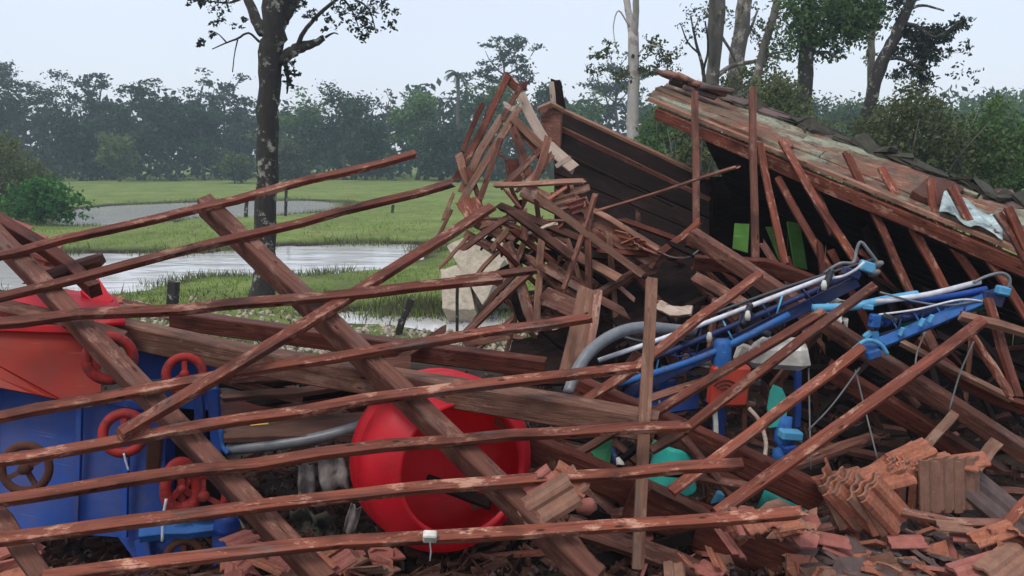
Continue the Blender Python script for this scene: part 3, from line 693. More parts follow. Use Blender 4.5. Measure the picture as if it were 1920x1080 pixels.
limb_tree('eucalyptus_tree', 'thin eucalyptus stem right of the full green crown',
 [[(1622, 420, 16), (1628, 260, 15), (1632, 160, 14), (1634, 80, 13), (1642, 0, 11), (1650, -80, 9)]],
 [(1640, 50, 8, 30), (1648, 20, 8, 30), (1630, 110, 8, 20)], 'bark_euc', 'leaf_olive', D, .10, G)
limb_tree('eucalyptus_tree', 'dark leaning eucalyptus with heavy drooping foliage on its right side',
 [[(1618, 420, 26), (1622, 260, 24), (1634, 180, 23), (1650, 130, 24), (1672, 80, 22), (1695, 30, 20), (1715, -20, 16), (1740, -90, 12)], [(1690, 45, 9), (1720, 50, 8), (1755, 70, 6), (1800, 40, 4)], [(1660, 110, 8), (1690, 110, 7), (1730, 130, 5)], [(1700, 20, 7), (1730, 10, 5), (1770, 20, 3)]],
 [(1725, 70, 14, 260), (1735, 100, 13, 240), (1750, 60, 11, 150), (1720, 130, 13, 170), (1800, 42, 9, 90), (1775, 70, 10, 80), (1690, 95, 10, 70), (1680, 140, 10, 60), (1780, 100, 12, 40), (1700, 60, 8, 50), (1690, 10, 14, 110), (1735, 150, 10, 60), (1800, 140, 14, 24), (1815, 90, 10, 16)],
 'bark_dark', 'leaf_dark', D - 4, .10, G)
limb_tree('bare_sapling', 'thin bare branched sapling left of the eucalyptus trunks',
 [[(1318, 420, 9), (1320, 180, 8), (1318, 130, 7), (1305, 80, 5), (1295, 30, 3)], [(1318, 135, 5), (1328, 90, 4), (1322, 40, 3)], [(1310, 100, 4), (1290, 80, 3), (1278, 50, 2)], [(1300, 60, 3), (1312, 30, 2)]],
 [(1290, 60, 12, 24), (1300, 20, 14, 30), (1270, 90, 9, 14), (1315, 60, 8, 14)], 'bark_dark', 'leaf_grey', D - 2, .08, G)
limb_tree('pale_forked_tree', 'smooth pale grey trunk that forks at the top, between gable and fallen roof',
 [[(1186, 420, 25), (1187, 260, 23), (1188, 150, 21), (1188, 60, 20)], [(1186, 75, 14), (1180, 30, 13), (1172, -15, 12), (1165, -80, 10)], [(1190, 75, 12), (1192, 20, 12), (1193, -30, 11), (1195, -80, 9)],
  [(1180, 50, 3), (1160, 20, 3), (1150, 50, 2), (1155, 90, 1.5)], [(1190, 110, 3), (1215, 85, 2.5), (1240, 90, 2)]],
 [(1125, 105, 10, 40), (1115, 130, 9, 40), (1150, 100, 10, 30), (1225, 90, 12, 50), (1240, 120, 12, 70), (1250, 105, 9, 40), (1210, 130, 10, 50), (1165, 140, 12, 60), (1140, 75, 8, 12), (1220, 70, 8, 16), (1190, 110, 5, 20)],
 'bark_pale', 'leaf_olive', 27.0, .10)
# bushes
def shrub(name, label, x, y0, y1, wpx, d, lf, n=1500, leaf_s=.1, group=None):
    W = Geo(); Lv = Geo(); b0 = at(x, y1, d); hpx = y1 - y0
    b0 = Vector((b0.x, b0.y, min(b0.z, 0.0)))
    for k in range(9):
        a = at(x + random.gauss(0, wpx * .22), y0 + hpx * random.uniform(.05, .4), d + random.gauss(0, px(wpx, d) * .2)) - b0
        W.tube(limb(Vector((random.gauss(0, .1), random.gauss(0, .1), 0)), a, a.length, .1, 4, .12), [.04, .03, .02, .015, .008], 4)
    for k in range(int(n * 2.6 / 12)):
        u = random.gauss(0, .27); v = random.random() ** .8; lim = 1 - .55 * abs(u)
        c = at(x + u * wpx, y1 - hpx * v * lim * random.uniform(.85, 1.08), d + random.gauss(0, px(wpx, d) * .22)) - b0
        leaf_quads(Lv.V, Lv.F, c, 12, px(wpx, d) * .045, leaf_s * (.6 if leaf_s < .18 else 1), .8)
    return finish_tree(name, b0, W, Lv, M['bark_far'], M[lf], label, group, 'bush')
GB = 'bushes behind the fallen roof'
shrub('bush', 'large olive brown bush in the middle behind the fallen roof slope', 1710, 165, 420, 230, 19, 'leaf_olive', 4200, .085, GB)
shrub('bush', 'dark olive bush under the drooping eucalyptus branch', 1640, 215, 400, 130, 21, 'leaf_olive', 2000, .09, GB)
shrub('bush', 'green bush at the far right above the zinc sheet', 1860, 190, 430, 190, 20, 'leaf_mid', 3200, .09, GB)
shrub('bush', 'dull green bush between eucalyptus trunks and the roof edge', 1450, 130, 330, 150, 25, 'leaf_olive', 2600, .10, GB)
shrub('bush', 'green bush behind the dark roof panel, right of the pale trunk', 1260, 175, 400, 120, 23, 'leaf_mid', 2200, .09, GB)
shrub('bush', 'olive bush under the fallen roof peak, seen through the gap', 1300, 215, 420, 90, 20, 'leaf_olive', 1400, .09, GB)
shrub('bush', 'grey brown bush cut by the left edge of the picture', 8, 250, 450, 120, 38, 'leaf_olive', 2600, .13, 'bushes at the left edge of the ponds')
shrub('bush', 'bright green broad leaved bush on the left pond bank', 78, 335, 410, 120, 36, 'leaf_bright', 1500, .15, 'bushes at the left edge of the ponds')
shrub('bush', 'small grey green bush above the bright broad leaved one', 60, 300, 410, 90, 44, 'leaf_olive', 1400, .15, 'bushes at the left edge of the ponds')
# fence posts
def post(label, x0, y0, x1, y1, wpx, z=None, mat='bark_dark', d=None):
    b_ = on_z(x1, y1, -.4) if d is None else at(x1, y1, d); t_ = at(x0, y0, b_.y)
    return tag(beam('fence_post', [b_ + Vector((0, 0, -.15)), b_.lerp(t_, .5), t_], px(wpx, b_.y), px(wpx, b_.y), Vector((0, -1, .1)), M[mat], segs=4, wob=.006, jag=.01, chamfer=.3), label, 'post', 'old fence posts by the ponds')
post('thick short weathered post in the grass left of the near tree', 326, 528, 320, 604, 19)
post('dark leaning post in the puddle', 772, 560, 742, 624, 13)
post('thin straight iron rod post at the puddle edge', 858, 530, 857, 626, 6)
post('slim dark post standing in the far pond left of near tree', 463, 374, 460, 414, 6)
post('slim dark post just right of near tree at far pond', 537, 350, 535, 412, 5)
post('short dark post on the green bank right of the pond', 737, 384, 735, 406, 5)
post('tiny pale post on the far left meadow', 161, 316, 160, 336, 3, mat='bark_pale')
post('pale post on the far meadow beside the left bush', 74, 322, 73, 336, 4, mat='bark_pale')
post('grey post on the far meadow, third pale one from the left', 192, 330, 191, 337, 3, mat='bark_pale')

# ================================================================== THE WRECK
UPN = Vector((0, -.55, .83))
FRONT = Vector((0, -1, .15))
# ---- left: the fallen roof frame, battens nailed on rafters; all of it lies in one plane
_c = 0.0001415; _b = -0.0000175; _a = 0.1368
def pl(x, y, off=0.0):
    d = 1.0 / (_a + _b * x + _c * y); return at(x, y, d + off)
_p0, _p1, _p2 = pl(300, 400), pl(900, 950), pl(0, 950)
ROOFN = (_p1 - _p0).cross(_p2 - _p0).normalized()
if ROOFN.dot(CAM - _p0) < 0: ROOFN = -ROOFN
LN = (ROOFN + Vector((0, -.15, .45))).normalized()
fr = thing('collapsed_roof_frame', (-0.6, 4.3, 0), 'collapsed roof frame of long parallel reddish battens nailed over slanting rafters, left foreground', 'roof frame')
LATHS = [
 [(-60, 492), (330, 402), (560, 345), (776, 289)], [(-60, 571), (300, 482), (600, 409), (846, 344)], [(-60, 611), (200, 588), (560, 562), (942, 522)],
 [(-60, 795), (390, 708), (660, 664), (1102, 596)], [(-60, 872), (330, 808), (640, 756), (900, 722), (1195, 688)],
 [(-60, 948), (330, 887), (640, 846), (960, 817), (1284, 800)], [(-60, 1020), (330, 967), (640, 930), (1000, 899), (1388, 871)],
 [(80, 1082), (360, 1048), (640, 1018), (1000, 995), (1300, 978), (1500, 961)]]
for i, L in enumerate(LATHS):
    off = 0.0 if i != 2 else -.03
    beam('batten', [pl(x, y, off) for x, y in L], .056 if i != 2 else .062, .036, LN, M['lath'], fr, segs=11, wob=.008, jag=.035)
for (a, b, w) in [((-20, 430), (612, 1096), .15), ((384, 384), (1118, 1090), .155), ((-30, 930), (84, 1090), .13)]:
    n_ = (b[0] - a[0]); pts_ = [pl(a[0] + n_ * t, a[1] + (b[1] - a[1]) * t, .14) for t in (0, .33, .66, 1)]
    beam('rafter', pts_, w * .62, w, (LN + Vector((.35, -.5, .1))).normalized(), M['rafter'], fr, segs=5, wob=.004, jag=.012)
# white insulator block and leftover bits on the lowest batten
box('insulator', pl(806, 1006, -.035), (.062, .04, .05), M['white_plastic'], fr, rot(.55, .08, .1), .006)
tube('wire_stub', [pl(806, 1016, -.05), pl(808, 1035, -.05), pl(806, 1052, -.05)], .004, M['wire'], fr, 5)

def loose(name, label, pts, w, h, mat='lath', n=None, cat='board', group=None, segs=4, jag=.012, wob=.004, chamfer=.12, taper=1.0):
    """a loose timber given by (x, y, distance) points"""
    return tag(beam(name, [at(*p) for p in pts], w, h, n or UPN, M[mat], None, segs, jag, wob, chamfer, taper), label, cat, group)
GL = 'loose battens lying over the wreck'
loose('batten', 'long diagonal batten crossing the left roof frame up to the right', [(226, 814, 3.98), (440, 688, 4.3), (630, 574, 4.8), (922, 388, 6.2)], .066, .04, 'lath', LN, 'batten', GL, 6)
loose('batten', 'upright pale batten standing beside the end of the tie beam', [(1222, 524, 4.75), (1208, 780, 4.5), (1196, 1066, 4.32)], .062, .035, 'tan', FRONT, 'batten', GL, 6)
loose('batten', 'batten rising from the red tank to the cross beam over the first boom', [(1096, 752, 4.9), (1190, 690, 4.95), (1300, 606, 5.1), (1424, 514, 5.4)], .055, .036, 'lath', LN, 'batten', GL, 5)
loose('batten', 'batten slanting past the red box, upper of the close pair', [(1216, 780, 4.6), (1380, 682, 4.9), (1545, 584, 5.2)], .05, .035, 'lath', LN, 'batten', GL, 5)
loose('batten', 'batten slanting past the white container, lower of the close pair', [(1282, 808, 4.65), (1450, 676, 4.95), (1640, 535, 5.3)], .052, .035, 'lath', LN, 'batten', GL, 5)
loose('batten', 'batten slanting below the teal blade up to the blue boom bracket', [(1258, 922, 4.55), (1430, 795, 4.8), (1616, 652, 5.1)], .058, .036, 'lath', LN, 'batten', GL, 5)
loose('batten', 'longest slanting batten on the right, from the tile rubble up past the wires', [(1342, 964, 4.45), (1600, 782, 4.85), (1842, 602, 5.35)], .066, .04, 'lath', LN, 'batten', GL, 6)
# tie beams and other big timbers
GT = 'heavy timbers of the fallen roof'
loose('tie_beam', 'long heavy brown tie beam crossing above the red tank', [(182, 612, 5.35), (480, 676, 5.1), (760, 722, 4.8), (1000, 760, 4.65), (1230, 800, 4.55)], .12, .145, 'tie', Vector((0, -.12, 1)), 'beam', GT, 7, .01, .003)
loose('tie_beam', 'dark beam with a lighter top running behind the tie beam toward the hose', [(326, 598, 6.4), (600, 636, 6.2), (1022, 690, 5.9)], .10, .13, 'redbeam', Vector((0, -.12, 1)), 'beam', GT, 5)
loose('tie_beam', 'red brown beam with pale top edge running down under the blue machine parts', [(1080, 728, 5.35), (1300, 824, 5.15), (1540, 935, 4.95)], .09, .17, 'redbeam', Vector((0, -.1, 1)), 'beam', GT, 5)
loose('tie_beam', 'red brown beam below the teal bucket with pale upper edge', [(985, 838, 5.2), (1150, 905, 5.05), (1350, 990, 4.85)], .08, .19, 'redbeam', Vector((0, -.1, 1)), 'beam', GT, 5)
loose('tie_beam', 'broad dark red timber low at the bottom, below the tile rubble', [(1180, 935, 4.9), (1380, 1015, 4.75), (1600, 1105, 4.6)], .12, .24, 'redbeam', Vector((0, -.1, 1)), 'beam', GT, 5)
loose('cross_beam', 'long beam from the upright roof batten down to the lower right edge', [(1296, 440, 6.6), (1420, 520, 6.3), (1610, 650, 6.0), (1780, 756, 5.8), (1940, 862, 5.6)], .09, .11, 'rafter', Vector((0, -.3, 1)), 'beam', GT, 7)
loose('cross_beam', 'short red beam just under the upright roof batten', [(1300, 492, 6.75), (1450, 500, 6.7), (1560, 545, 6.6)], .07, .11, 'redbeam', Vector((0, -.3, 1)), 'beam', GT)
loose('cross_beam', 'dark plank edge sloping from heap to roof batten', [(1120, 552, 7.0), (1240, 484, 7.0), (1312, 428, 7.0)], .06, .06, 'heap', Vector((0, -.3, 1)), 'beam', GT)
loose('bottom_rafter', 'short slanting rafter below the lowest long batten', [(1010, 940, 4.7), (1130, 1100, 4.4)], .09, .07, 'rafter', LN, 'beam', GT)
loose('bottom_rafter', 'dark slanting board behind the foot of the upright pale batten', [(1060, 985, 4.75), (1260, 1050, 4.6), (1330, 1080, 4.5)], .12, .04, 'rafter', LN, 'board', GT)
# right side loose laths
loose('batten', 'thin pale batten crossing the wires on the right', [(1690, 642, 5.95), (1790, 696, 5.85), (1896, 748, 5.7)], .045, .035, 'tan', UPN, 'batten', GL)
loose('batten', 'orange brown batten leaving the right edge below the second boom', [(1800, 592, 5.5), (1860, 606, 5.45), (1940, 630, 5.4)], .06, .04, 'tan', UPN, 'batten', GL)
loose('batten', 'leaning batten forming the left side of the narrow triangle at right edge', [(1824, 632, 5.5), (1896, 742, 5.35)], .05, .035, 'lath', LN, 'batten', GL)
loose('batten', 'leaning batten forming the right side of the narrow triangle at right edge', [(1852, 560, 5.6), (1908, 742, 5.35)], .055, .035, 'lath', LN, 'batten', GL)
loose('batten', 'pale short strut leaning down to the tile stack from the cross beam', [(1788, 778, 5.7), (1718, 858, 5.2)], .06, .04, 'tan', LN, 'batten', GL)
loose('batten', 'pale strut leaning on the right side of the tile stack', [(1868, 830, 5.5), (1822, 886, 5.1)], .08, .04, 'tan', LN, 'batten', GL)
loose('batten', 'strut rising at the bottom right corner of the picture', [(1884, 985, 4.6), (1940, 925, 4.7)], .06, .04, 'lath', LN, 'batten', GL)
loose('batten', 'dark red batten high at the right edge under the cross beam', [(1720, 640, 6.1), (1830, 735, 5.9), (1940, 770, 5.7)], .05, .09, 'redbeam', UPN, 'batten', GL)
loose('batten', 'short dark prop under the second boom', [(1735, 622, 5.9), (1760, 670, 5.85)], .06, .035, 'heap', FRONT, 'batten', GL)
for i, (lab, P) in enumerate([
 ('brown brace board right of the teal bucket', [(1275, 815, 5.0), (1330, 880, 4.95), (1382, 945, 4.9)]),
 ('brown brace board crossing low behind the longest slanting batten', [(1300, 895, 4.95), (1420, 915, 4.9)]),
 ('pale brace leaning left of the teal bucket', [(1080, 852, 5.15), (1150, 812, 5.2)]),
 ('short splintered stub under the end of the tie beam', [(1220, 845, 4.8), (1300, 800, 4.85)]),
 ('narrow pale strip running under the teal bucket to the rubble', [(1225, 915, 4.8), (1340, 972, 4.7)]),
 ('flat weathered board behind the tile stack on the right', [(1790, 915, 5.3), (1940, 925, 5.2)]),
 ('thin strip in front of the dark floor beside the tile stack', [(1560, 988, 4.75), (1470, 1015, 4.7)]),
 ('pale narrow strip under the tile stack', [(1690, 960, 4.7), (1790, 980, 4.65), (1880, 982, 4.6)])]):
    loose('brace_board', lab, P, .05, .03, 'heap' if i % 2 else 'rafter', LN, 'board', 'small brace boards on the right')
loose('cross_beam', 'broad dark beam running parallel below the long cross beam', [(1550, 690, 6.7), (1740, 806, 6.4), (1950, 940, 6.1)], .10, .14, 'redbeam', Vector((0, -.2, 1)), 'beam', GT, 5)
loose('cross_beam', 'brown beam between the two long beams at the right edge', [(1690, 716, 6.4), (1820, 790, 6.2), (1950, 850, 6.0)], .06, .09, 'rafter', Vector((0, -.2, 1)), 'beam', GT, 5)
loose('cross_beam', 'pale edged plank end at the right edge above the tile stack', [(1835, 800, 5.9), (1950, 850, 5.7)], .05, .05, 'tan', Vector((0, -.2, 1)), 'board', GT, 4)
loose('cross_beam', 'dim plank lying on the dark floor left of the tile pack', [(1400, 905, 5.6), (1520, 860, 6.1), (1640, 820, 6.6)], .09, .05, 'heap', Vector((0, -.2, 1)), 'board', GT, 4)
loose('cross_beam', 'dim plank crossing the dark floor behind the hanging cable', [(1540, 835, 6.4), (1720, 870, 6.2)], .08, .04, 'rafter', Vector((0, -.2, 1)), 'board', GT, 4)
# upper left pieces
loose('rafter_end', 'thin beam end at the left edge above the roof frame', [(-30, 395, 5.4), (110, 482, 5.2), (180, 545, 5.0)], .07, .09, 'redbeam', LN, 'beam', GT)
loose('log_stub', 'dark broken log stub poking up at left against the water', [(60, 540, 5.0), (120, 508, 5.1), (186, 488, 5.2)], .075, .08, 'rafter', LN, 'log', None, 4, .04, .008, .5)
loose('ridge_board', 'brown board across the red hopper at the left edge', [(-40, 565, 5.05), (130, 605, 4.95), (230, 636, 4.9)], .10, .05, 'rafter', LN, 'board', GT)
loose('ridge_board', 'dark board sloping along the pond edge behind the red hopper', [(150, 556, 6.8), (330, 590, 6.6), (560, 640, 6.4)], .06, .07, 'redbeam', UPN, 'board', GT)
loose('ridge_board', 'broad board lying flat left of the pale torn sheets', [(420, 745, 5.2), (560, 735, 5.2), (700, 715, 5.2)], .05, .04, 'ply', UPN, 'board', GT)
slabs = [('brown_sheet', 'brown sheet of board lying left of the red tank', [(415, 785, 5.15), (700, 772, 5.4), (700, 815, 5.0), (420, 822, 4.95)], 'ply'),
         ('brown_sheet', 'narrow dark sheet behind the blue machine, above the grey pipe', [(405, 745, 5.5), (560, 742, 5.6), (560, 775, 5.4), (410, 782, 5.3)], 'redbeam'),
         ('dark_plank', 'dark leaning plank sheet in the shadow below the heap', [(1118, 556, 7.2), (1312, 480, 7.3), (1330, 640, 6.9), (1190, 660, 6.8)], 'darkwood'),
         ('dark_plank', 'dark sheet of boards behind the wide tan plank', [(960, 640, 7.2), (1110, 600, 7.2), (1090, 720, 6.9), (940, 720, 6.9)], 'shadewood')]
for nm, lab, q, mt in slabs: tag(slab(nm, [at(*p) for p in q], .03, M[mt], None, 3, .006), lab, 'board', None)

# ---- right: the fallen roof slope
rf = thing('fallen_roof_slope', at(1560, 720, 7.3), 'fallen roof slope with lichen stained boards and hanging battens on the right', 'roof')
def edge(x0, y0, d0, x1, y1, d1, t): # 1/d along a straight line
    i = 1 / d0 + (1 / d1 - 1 / d0) * t; return at(x0 + (x1 - x0) * t, y0 + (y1 - y0) * t, 1 / i)
LOW = lambda t: edge(1216, 180, 8.6, 2000, 500, 5.9, t)
HIGH = lambda t: edge(1262, 147, 9.6, 2060, 437, 6.8, t)
STR = 4
for s in range(STR):
    for k in range(3):
        t0, t1 = k / 3 + (s % 2) * .06 * (k > 0), (k + 1) / 3 + (s % 2) * .06 * (k < 2)
        t1 = min(t1, 1) - .003; f0, f1 = s / STR, (s + 1) / STR - .02
        q = [LOW(t0).lerp(HIGH(t0), f0), LOW(t1).lerp(HIGH(t1), f0), LOW(t1).lerp(HIGH(t1), f1), LOW(t0).lerp(HIGH(t0), f1)]
        up = Vector((0, 0, random.uniform(-.02, .02)))
        slab('roof_board', [p + up + Vector((0, 0, random.uniform(-.02, .02))) for p in q], .025, M['lichen'], rf, 7, .012)
# fascia and second purlin
beam('fascia_beam', [LOW(t) + Vector((0, -.03, -.13)) for t in (.02, .35, .7, 1)], .06, .11, Vector((0, -.25, 1)), M['lath'], rf, 7)
beam('eave_board', [LOW(t) + Vector((0, -.045, -.03)) for t in (0, .35, .7, 1)], .05, .035, Vector((0, -.25, 1)), M['tan'], rf, 7)
# crumbling mossy ridge tiles along the top
RV = []
for k in range(34):
    t = k / 33 + random.uniform(-.01, .01); p = HIGH(min(max(t, 0), 1)) + Vector((0, .02, random.uniform(.0, .03)))
    V_, F_ = box_geo(.3, .13, .035, .012); V_ = [(x + random.gauss(0, .015), y + random.gauss(0, .015), z + random.gauss(0, .01) + (.03 if abs(y) < .05 else 0)) for x, y, z in V_]
    Dr = (HIGH(1) - HIGH(0)).normalized()
    Mx = frame(p, p + Dr, Vector((0, -.2, 1))) @ rot(random.gauss(0, .3), random.gauss(0, .22), random.gauss(0, .35))
    mesh_obj('ridge_tile', V_, F_, M[random.choice(['moss', 'moss', 'moss', 'moss', 'tile_dark'])], rf, Mx)
# broken top left pile of ridge tiles
for k in range(7):
    p = at(1262 + k * 13, 150 + k * 4 + random.uniform(-8, 6), 9.0 - k * .05); V_, F_ = box_geo(.34, .22, .05, .015)
    mesh_obj('ridge_tile', V_, F_, M['tile_brown' if k % 2 else 'tile_dark'], rf, Matrix.Translation(p) @ rot(random.gauss(.2, .2), random.gauss(.35, .1), random.gauss(0, .3)))
# red clay patch and zinc sheet
slab('clay_patch', [LOW(.62).lerp(HIGH(.62), .75) + Vector((0, 0, .05)), LOW(.70).lerp(HIGH(.70), .75) + Vector((0, 0, .05)), LOW(.70).lerp(HIGH(.70), .1) + Vector((0, 0, .05)), LOW(.62).lerp(HIGH(.62), .1) + Vector((0, 0, .05))], .04, M['rust'], rf, 3, .016)
zs = Geo(); zn = 16
def on_slope(x, y):  # point of the picture on the roof slope
    n_ = (LOW(1) - LOW(0)).cross(HIGH(.5) - LOW(.5)); r = ray(x, y); return CAM + r * ((LOW(0) - CAM).dot(n_) / r.dot(n_))
for i in range(zn + 1):
    for j in range(8):
        t = i / zn; u = j / 7; x = 1772 + 104 * t - 14 * (1 - u) * (1 - t); yl = 182 + (x - 1216) * .41; y = yl + 2 - 46 * u * (1 - .35 * t)
        p = on_slope(x, y) + Vector((0, -.02, .035 + .05 * (1 - t) ** 3 * math.sin(u * 3.1) + .018 * math.sin(t * 11 + u * 4) + random.gauss(0, .004)))
        zs.V.append(p)
zs.F = [(i * 8 + j, i * 8 + j + 1, (i + 1) * 8 + j + 1, (i + 1) * 8 + j) for i in range(zn) for j in range(7)]
zo = mesh_obj('zinc_sheet', zs.V, zs.F, M['zinc'], rf, smooth=True); sm = zo.modifiers.new('thick', 'SOLIDIFY'); sm.thickness = .006
# hanging battens
HANG = [[(1303, 172, 8.1), (1304, 300, 7.8), (1306, 446, 7.5)], [(1411, 166, 7.7), (1412, 300, 7.4), (1416, 482, 7.1)], [(1424, 268, 7.5), (1446, 380, 7.3), (1472, 496, 7.1)],
 [(1458, 334, 7.5), (1505, 420, 7.3), (1556, 506, 7.1)], [(1464, 262, 7.4), (1530, 375, 7.1), (1606, 492, 6.9)], [(1586, 285, 7.1), (1640, 400, 6.9), (1706, 548, 6.6)],
 [(1652, 315, 6.95), (1706, 418, 6.75), (1772, 542, 6.5)], [(1744, 338, 6.65), (1750, 380, 6.6), (1762, 424, 6.5)], [(1762, 428, 6.6), (1800, 480, 6.5), (1836, 532, 6.4)],
 [(1784, 352, 6.5), (1832, 445, 6.35), (1872, 512, 6.2), (1925, 596, 6.05)], [(1870, 400, 6.2), (1905, 450, 6.1), (1940, 520, 6.0)], [(1890, 390, 6.15), (1925, 470, 6.05)], [(1522, 345, 7.3), (1545, 395, 7.2), (1562, 440, 7.1)]]
for i, P in enumerate(HANG):
    beam('hanging_batten', [at(*p) for p in P], .058, .035, FRONT, M['lath'] if i not in (0, 1) else M['rafter'], rf, 5, .012)
# the dark space below: an added plank wall and lining, coloured dark as shade
wl = thing('added_dark_wall', at(1500, 700, 9.4), 'added dark plank wall standing in for shade behind the wreck on the right', 'wall')
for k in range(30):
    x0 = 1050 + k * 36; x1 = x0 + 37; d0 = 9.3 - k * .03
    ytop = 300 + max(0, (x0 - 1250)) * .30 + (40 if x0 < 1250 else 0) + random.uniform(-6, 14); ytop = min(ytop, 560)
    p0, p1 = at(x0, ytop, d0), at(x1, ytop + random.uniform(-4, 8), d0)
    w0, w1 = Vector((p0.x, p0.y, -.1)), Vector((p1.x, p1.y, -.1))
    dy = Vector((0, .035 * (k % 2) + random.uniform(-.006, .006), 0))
    slab('wall_plank', [p0 + dy, p1 + dy, w1 + dy, w0 + dy], .03, M['shadewood'], wl, 1)
ic = thing('shade_lining', at(1560, 520, 8.3), 'added dark boards under the fallen slope, standing in for shade behind the hanging battens', 'roof lining')  # added lining that closes off the sky; its colour carries the shade
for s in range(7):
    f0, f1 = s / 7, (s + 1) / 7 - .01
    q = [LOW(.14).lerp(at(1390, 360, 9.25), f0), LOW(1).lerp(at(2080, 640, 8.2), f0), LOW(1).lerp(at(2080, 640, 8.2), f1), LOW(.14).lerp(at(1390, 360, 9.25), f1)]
    slab('lining_board', [p + Vector((0, .05, -.2)) for p in q], .02, M['shadewood'], ic, 1)

# ---- centre: dark roof panel lying on edge
dp = thing('dark_roof_panel', at(1150, 720, 8.2), 'dark brown roof panel of long boards standing on edge behind the timber heap', 'roof panel')
EL = [(1012, 196), (1062, 205), (1310, 330)]
def pan(x, f):  # top edge (f=0) down to f=1
    yt = 200 + max(0, x - 1050) * .50; return at(x, yt + f * (250 - max(0, x - 1200) * .3), 8.7 - f * .9 - (x - 1050) * .0008)
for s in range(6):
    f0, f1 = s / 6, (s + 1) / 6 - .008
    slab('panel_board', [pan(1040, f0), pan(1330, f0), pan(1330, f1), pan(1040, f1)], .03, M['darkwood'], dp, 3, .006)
beam('panel_cap', [pan(1030, -.02), pan(1330, -.03)], .07, .03, Vector((0, -.3, 1)), M['tan'], dp, 6, .02)
beam('panel_batten', [pan(1050, .16), pan(1330, .17) ], .03, .05, Vector((0, -.3, 1)), M['rafter'], dp, 5)
beam('panel_batten', [pan(1044, .34), pan(1260, .36) ], .03, .05, Vector((0, -.3, 1)), M['darkwood'], dp, 5)
slab('panel_end', [at(1012, 200, 8.6), at(1052, 204, 8.5), at(1050, 300, 8.4), at(1018, 270, 8.5)], .04, M['rafter'], dp, 3, .008)
beam('panel_cap', [at(1008, 204, 8.5), at(1032, 194, 8.5), at(1056, 206, 8.5)], .08, .03, Vector((0, -.3, 1)), M['tan'], dp, 4, .01)
beam('panel_post', [at(1052, 212, 8.75), at(1042, 150, 8.75)], .10, .06, FRONT, M['darkwood'], dp, 4, .03)
beam('panel_post', [at(1038, 205, 8.72), at(1034, 158, 8.72)], .05, .04, FRONT, M['palewood'], dp, 3, .03)

# ---- centre: broken gable truss
gb = thing('broken_gable', at(940, 700, 8.0), 'broken pointed gable of thin splintered battens above the timber heap', 'gable')
GAB = [ # points, w, h, mat
 ([(952, 142, 8.0), (925, 200, 7.95), (895, 260, 7.9), (852, 342, 7.8)], .06, .04, 'lath'), ([(944, 215, 7.9), (905, 275, 7.85), (864, 362, 7.8)], .065, .04, 'tan'),
 ([(974, 200, 7.8), (938, 262, 7.75), (902, 318, 7.7), (866, 378, 7.65)], .06, .04, 'tan'), ([(938, 262, 7.7), (918, 320, 7.65), (900, 372, 7.6)], .05, .035, 'rafter'),
 ([(955, 148, 8.05), (975, 178, 8.0), (1000, 230, 7.95), (1034, 285, 7.9)], .09, .045, 'palewood'), ([(946, 140, 8.02), (968, 168, 8.0), (986, 160, 8.0)], .07, .05, 'redbeam'),
 ([(975, 165, 7.9), (952, 205, 7.85), (944, 222, 7.85)], .045, .03, 'rafter'), ([(946, 196, 7.85), (962, 206, 7.85), (974, 202, 7.85)], .05, .03, 'palewood'),
 ([(962, 222, 7.75), (990, 250, 7.7), (1022, 280, 7.65)], .07, .035, 'tan'), ([(965, 235, 7.8), (1000, 275, 7.7), (1020, 300, 7.65)], .06, .03, 'heap'),
 ([(960, 240, 7.7), (975, 275, 7.65), (992, 330, 7.6)], .07, .03, 'rafter'), ([(1028, 258, 7.6), (1018, 300, 7.55), (1000, 345, 7.5)], .065, .03, 'heap'),
 ([(1012, 282, 7.65), (980, 315, 7.6), (940, 350, 7.55)], .05, .03, 'heap'), ([(1035, 290, 7.6), (1010, 322, 7.55), (985, 345, 7.5)], .05, .03, 'tan'),
 ([(1030, 275, 7.9), (1052, 295, 7.85), (1076, 316, 7.8)], .10, .05, 'palewood'), ([(860, 290, 7.8), (868, 320, 7.75), (880, 345, 7.75)], .07, .03, 'tan'), ([(875, 315, 7.75), (890, 345, 7.7), (900, 385, 7.65)], .045, .03, 'lath'),
 ([(958, 300, 7.75), (966, 340, 7.7)], .12, .03, 'redbeam'), ([(905, 195, 7.95), (880, 250, 7.95), (868, 285, 7.9)], .04, .03, 'redbeam'), ([(1046, 310, 7.6), (1070, 296, 7.55)], .04, .02, 'palewood')]
for P, w, h, mt in GAB: beam('gable_batten', [at(*p) for p in P], w, h, FRONT, M[mt], gb, 4, .02, .004)

